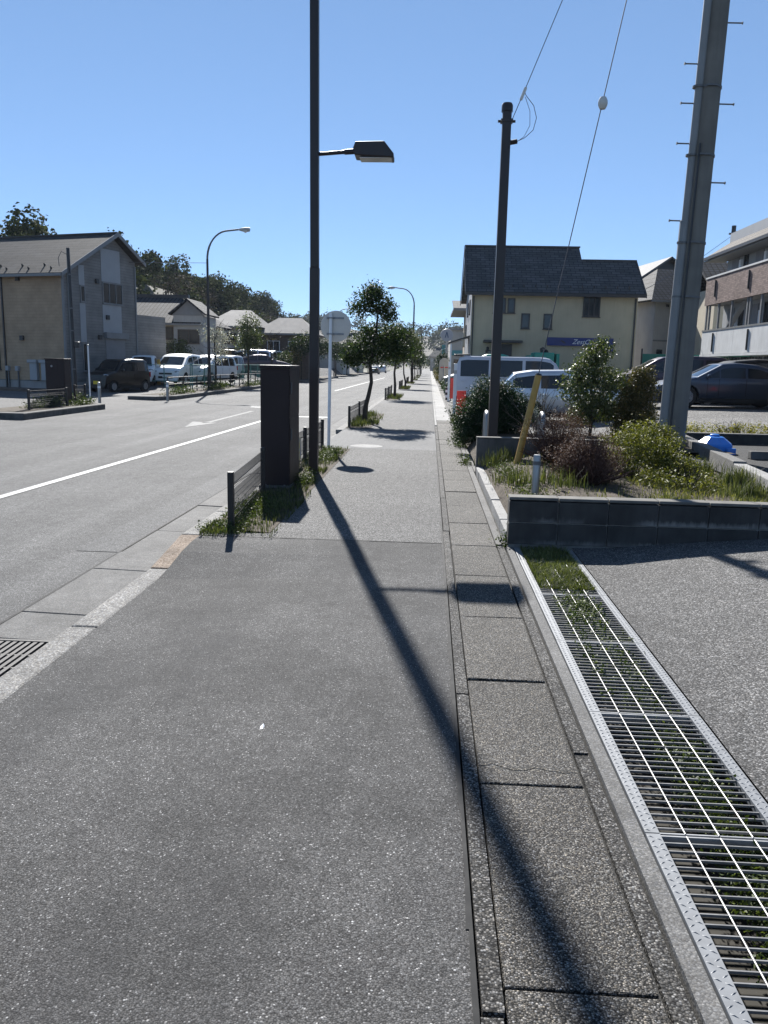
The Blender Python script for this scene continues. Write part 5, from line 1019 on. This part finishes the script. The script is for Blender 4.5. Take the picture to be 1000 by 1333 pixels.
stuff(leafcloud('strip_weeds',[(-11.7,38,.15,.3,2.5,.16),(-11.8,45,.18,.4,3,.18),(-11.7,54,.12,.3,4,.14)],3000,.09,WEEDM,None,42,shell=.1),'weeds along the planting strip','weeds')
GRF=mat('green_fence_paint',(.07,.2,.17),.5,var=.15,vs=3)
t=thing('green_rail_fence','green steel fence along the car park across the street','fence',(-13.3,45.2,.15))
for i in range(9):
    y=i*2.5; MB().tube([(0,y,-.1),(0,y,1.25)],.035,8).build('post',GRF,t,True)
for z in (.2,1.2): MB().tube([(0,0,z),(0,20,z)],.02,6).build('rail',GRF,t)
w_=MB()
for i in range(160): w_.tube([(0,.06+i*.125,.2),(0,.06+i*.125,1.2)],.006,4,False)
tag(w_.build('wire_bars',GRF,t),kind='stuff')
t=thing('green_rail_fence','short end of the green fence beside the white cars','fence',(-13.3,45.2,.15),math.pi)
for i in range(3): MB().tube([(i*1.5+.1,0,-.1),(i*1.5+.1,0,1.25)],.03,8).build('post',GRF,t,True)
for z in (.25,1.15): MB().tube([(.1,0,z),(3.1,0,z)],.02,6).build('rail',GRF,t)
t=thing('pipe_barrier','brown pipe barrier along the planting strip across the street','barrier',(-12.2,37.5,.05))
for i in range(12): MB().tube([(0,i*2.4,-.1),(0,i*2.4,.75)],.035,8).build('post',BROWN_F,t,True)
for z in (.4,.72): MB().tube([(0,0,z),(0,26.4,z)],.025,6).build('rail',BROWN_F,t)
def simple_tree(name,lab,loc,seed,hgt,r_,n,leaf,size,group='trees across the street',bare=False):
    t=thing(name,lab,'tree',loc,0,group); rr=random.Random(seed)
    tk=MB().tube([(0,0,-.1),(.03,0,hgt*.3),(-.03,.03,hgt*.6),(0,0,hgt*.92)],[.07,.06,.045,.012],8)
    for i in range(14):
        z=hgt*rr.uniform(.4,.85); a=rr.uniform(0,6.28); L=r_*rr.uniform(.6,1.05); tk.tube([(0,0,z-.1),(math.cos(a)*L*.5,math.sin(a)*L*.5,z+.15),(math.cos(a)*L,math.sin(a)*L,z+.25+.2*rr.random())],[.022,.014,.005],4,False)
        if bare:
            for j in range(3): b=a+rr.uniform(-.8,.8); tk.tube([(math.cos(a)*L*.5,math.sin(a)*L*.5,z+.15),(math.cos(b)*L,math.sin(b)*L,z+.5*rr.random()+.2)],[.01,.004],3,False)
    tk.build('trunk',BARK,t,True)
    bl=[(rr.uniform(-.5,.5)*r_,rr.uniform(-.5,.5)*r_,hgt*rr.uniform(.5,.9),r_*rr.uniform(.35,.6),r_*rr.uniform(.35,.6),r_*rr.uniform(.3,.5)) for _ in range(11)]
    if n: leafcloud('crown' if leaf is not BLOSSOM else 'blossom',bl,n,size,leaf,t,seed,shell=.25)
    return t
simple_tree('blossom_tree','small tree with white blossoms behind the arched lamp',(-12.4,46.8,.0),5,3.9,1.0,1300,BLOSSOM,.11,bare=True)
simple_tree('roadside_tree','leafy green tree on the planting strip across the street',(-12.1,54,.0),6,4.7,1.25,5200,LEAF_G,.11)
simple_tree('bare_tree','bare pruned tree above the near cabinet',(-11.9,61,.0),7,4.0,.8,60,LEAF_O,.1,bare=True)
for i,(y,hh) in enumerate(((76,4.6),(88,5.0),(102,4.8),(118,5),(136,5),(158,5.2))):
    simple_tree('roadside_tree',['dark tree just left of the lamp post across the street','dark tree behind the lamp post across the street','tree across the street left of the round sign','tree across the street behind the round sign','sixth tree along the far kerb','farthest tree along the far kerb'][i],(-12.0,y,.0),20+i,hh,1.5,[2600,2400,2200,2000,1800,1500][i],[LEAF,LEAF_D,LEAF,LEAF_D,LEAF,LEAF_D][i],.16)
for i,(x,y,hh,lf2,lab) in enumerate(((-19.6,57.5,2.7,BLOSSOM,'low pale blossoming shrub before the tiled house'),(-17.6,57,2.9,LEAF_G,'green garden shrub before the tiled house'),(-13.2,72,2.3,LEAF,'dark garden tree before the pale hipped roof'),(-12.6,74,2.5,LEAF_O,'brownish garden shrub by the pale hipped roof'))):
    simple_tree('garden_shrub',lab,(x,y,.15),30+i,hh,1.1,1500,lf2,.13,'garden shrubs across the car park')
cable('overhead_wire',[(-12.0,44,6.7),(-17,46,6.9),(-26,49,7.6)],.012,'thin wire running left from the arched lamp')
cable('overhead_wire',[(20.8,60,11.0),(16,52,8.2),(11,44,5.7)],.014,'thin wire slanting down from the far crossarm pole')
t=thing('far_utility_pole','utility pole with crossarm rising behind the apartment roof','utility pole',(20.8,60,0)); MB().tube([(0,0,0),(0,0,11.6)],[.19,.15],12).build('shaft',BLACK,t,True); MB().box(-.3,2.6,-.06,.06,11.0,11.12).build('crossarm',FASC_D,t)
for x in (.9,1.4,1.9,2.4): MB().lathe([(.03,11.12),(.07,11.2),(.05,11.35),(.08,11.4),(0,11.48)],8,(x,0,0)).build('insulator',FASC_D,t)

# ------------------------------------------------------------------ wooded hill and distant ridge
def hillz(x,y):
    px=-x-29; along=sm(62,92,y)*(1-sm(205,300,y)*.62); return max(-.4,(13.0*sm(0,14,px)+(.5+4*sm(120,190,y))*sm(12,40,px))*along-.4)
xs=[-30,-34,-38,-42,-46,-52,-60,-72,-95,-140][::-1]; ys=list(range(50,340,12))
struct('hillside',grid(xs,ys,hillz),mat('hill_soil',(.05,.045,.03),.95,var=.4,vs=.2),'steep wooded hillside behind the houses','hill')
def forest(name,pts,leaf,seed,per,size,label):
    bl=[]; rr=random.Random(seed)
    for (x,y,z,r_) in pts:
        for k in range(5): bl.append((x+rr.uniform(-.55,.55)*r_,y+rr.uniform(-.55,.55)*r_,z+r_*rr.uniform(.2,1.35),r_*rr.uniform(.4,.65),r_*rr.uniform(.4,.65),r_*rr.uniform(.35,.6)))
    o=leafcloud(name,bl,len(pts)*per,size,leaf,None,seed,shell=.82,sprig=4,asp=.75,up=.5,jit=.6); return stuff(o,label,'woodland')
rr=random.Random(8); A=[];Bp=[]
for i in range(330):
    y=60+rr.random()**1.2*250; x=-(29+rr.random()**1.4*42); z=hillz(x,y); r_=rr.uniform(1.9,3.3)
    if y<135 and x<-44: r_*=.6
    ((Bp if (rr.random()<.22 and y>105) else A)).append((x,y,z+.6,r_))
A.append((-56,118,13.2,2.3))
forest('hill_trees',A,HILLM,3,780,.46,'dense evergreen trees covering the hillside on the left'); forest('bare_hill_trees',Bp,HILLM_B,4,520,.4,'leafless brownish trees mixed into the hillside')
# lower trees at the hill foot toward the street
forest('foot_trees',[(-(22+rr.random()*14),y,0,rr.uniform(1.8,3.2)) for y in range(96,300,5)],HILLM,9,380,.42,'trees at the foot of the hill beside the street')
forest('end_trees',[(rr.uniform(-40,40),rr.uniform(330,420),0,rr.uniform(2.5,4.5)) for _ in range(60)],HILLM,12,260,.8,'dark trees where the street ends')
def ridgez(x,y): return 38*sm(430,640,y)*(.55+.45*sm(40,-150,x))*(.85+.25*math.sin(x*.013+1)+.08*math.sin(x*.06))
struct('far_ridge',grid(list(np.linspace(-520,520,40)),list(np.linspace(420,760,14)),lambda x,y:ridgez(x,y)-.4),MATS['hill_soil'],'low distant ridge on the horizon','hill')
pts=[]
for i in range(420):
    x=rr.uniform(-330,190); y=rr.uniform(470,660); pts.append((x,y,ridgez(x,y),rr.uniform(4,6.5)))
forest('ridge_trees',pts,HILLM,14,150,1.4,'distant trees along the far ridge')
# air between here and the ridge
hz=MB().box(-1600,1600,-400,3100,-2,70).build('haze',None); tag(hz,'thin blue air over the far end of the street','haze',kind='stuff')
hm=bpy.data.materials.new('haze'); hm.use_nodes=True; hn=hm.node_tree; hn.nodes.remove(hn.nodes['Principled BSDF']); pv=hn.nodes.new('ShaderNodeVolumePrincipled'); pv.inputs['Color'].default_value=(.78,.87,1,1); pv.inputs['Density'].default_value=.00016; pv.inputs['Anisotropy'].default_value=.0
hn.links.new(pv.outputs[0],hn.nodes['Material Output'].inputs['Volume']); hz.data.materials.append(hm); scene.cycles.volume_bounces=0
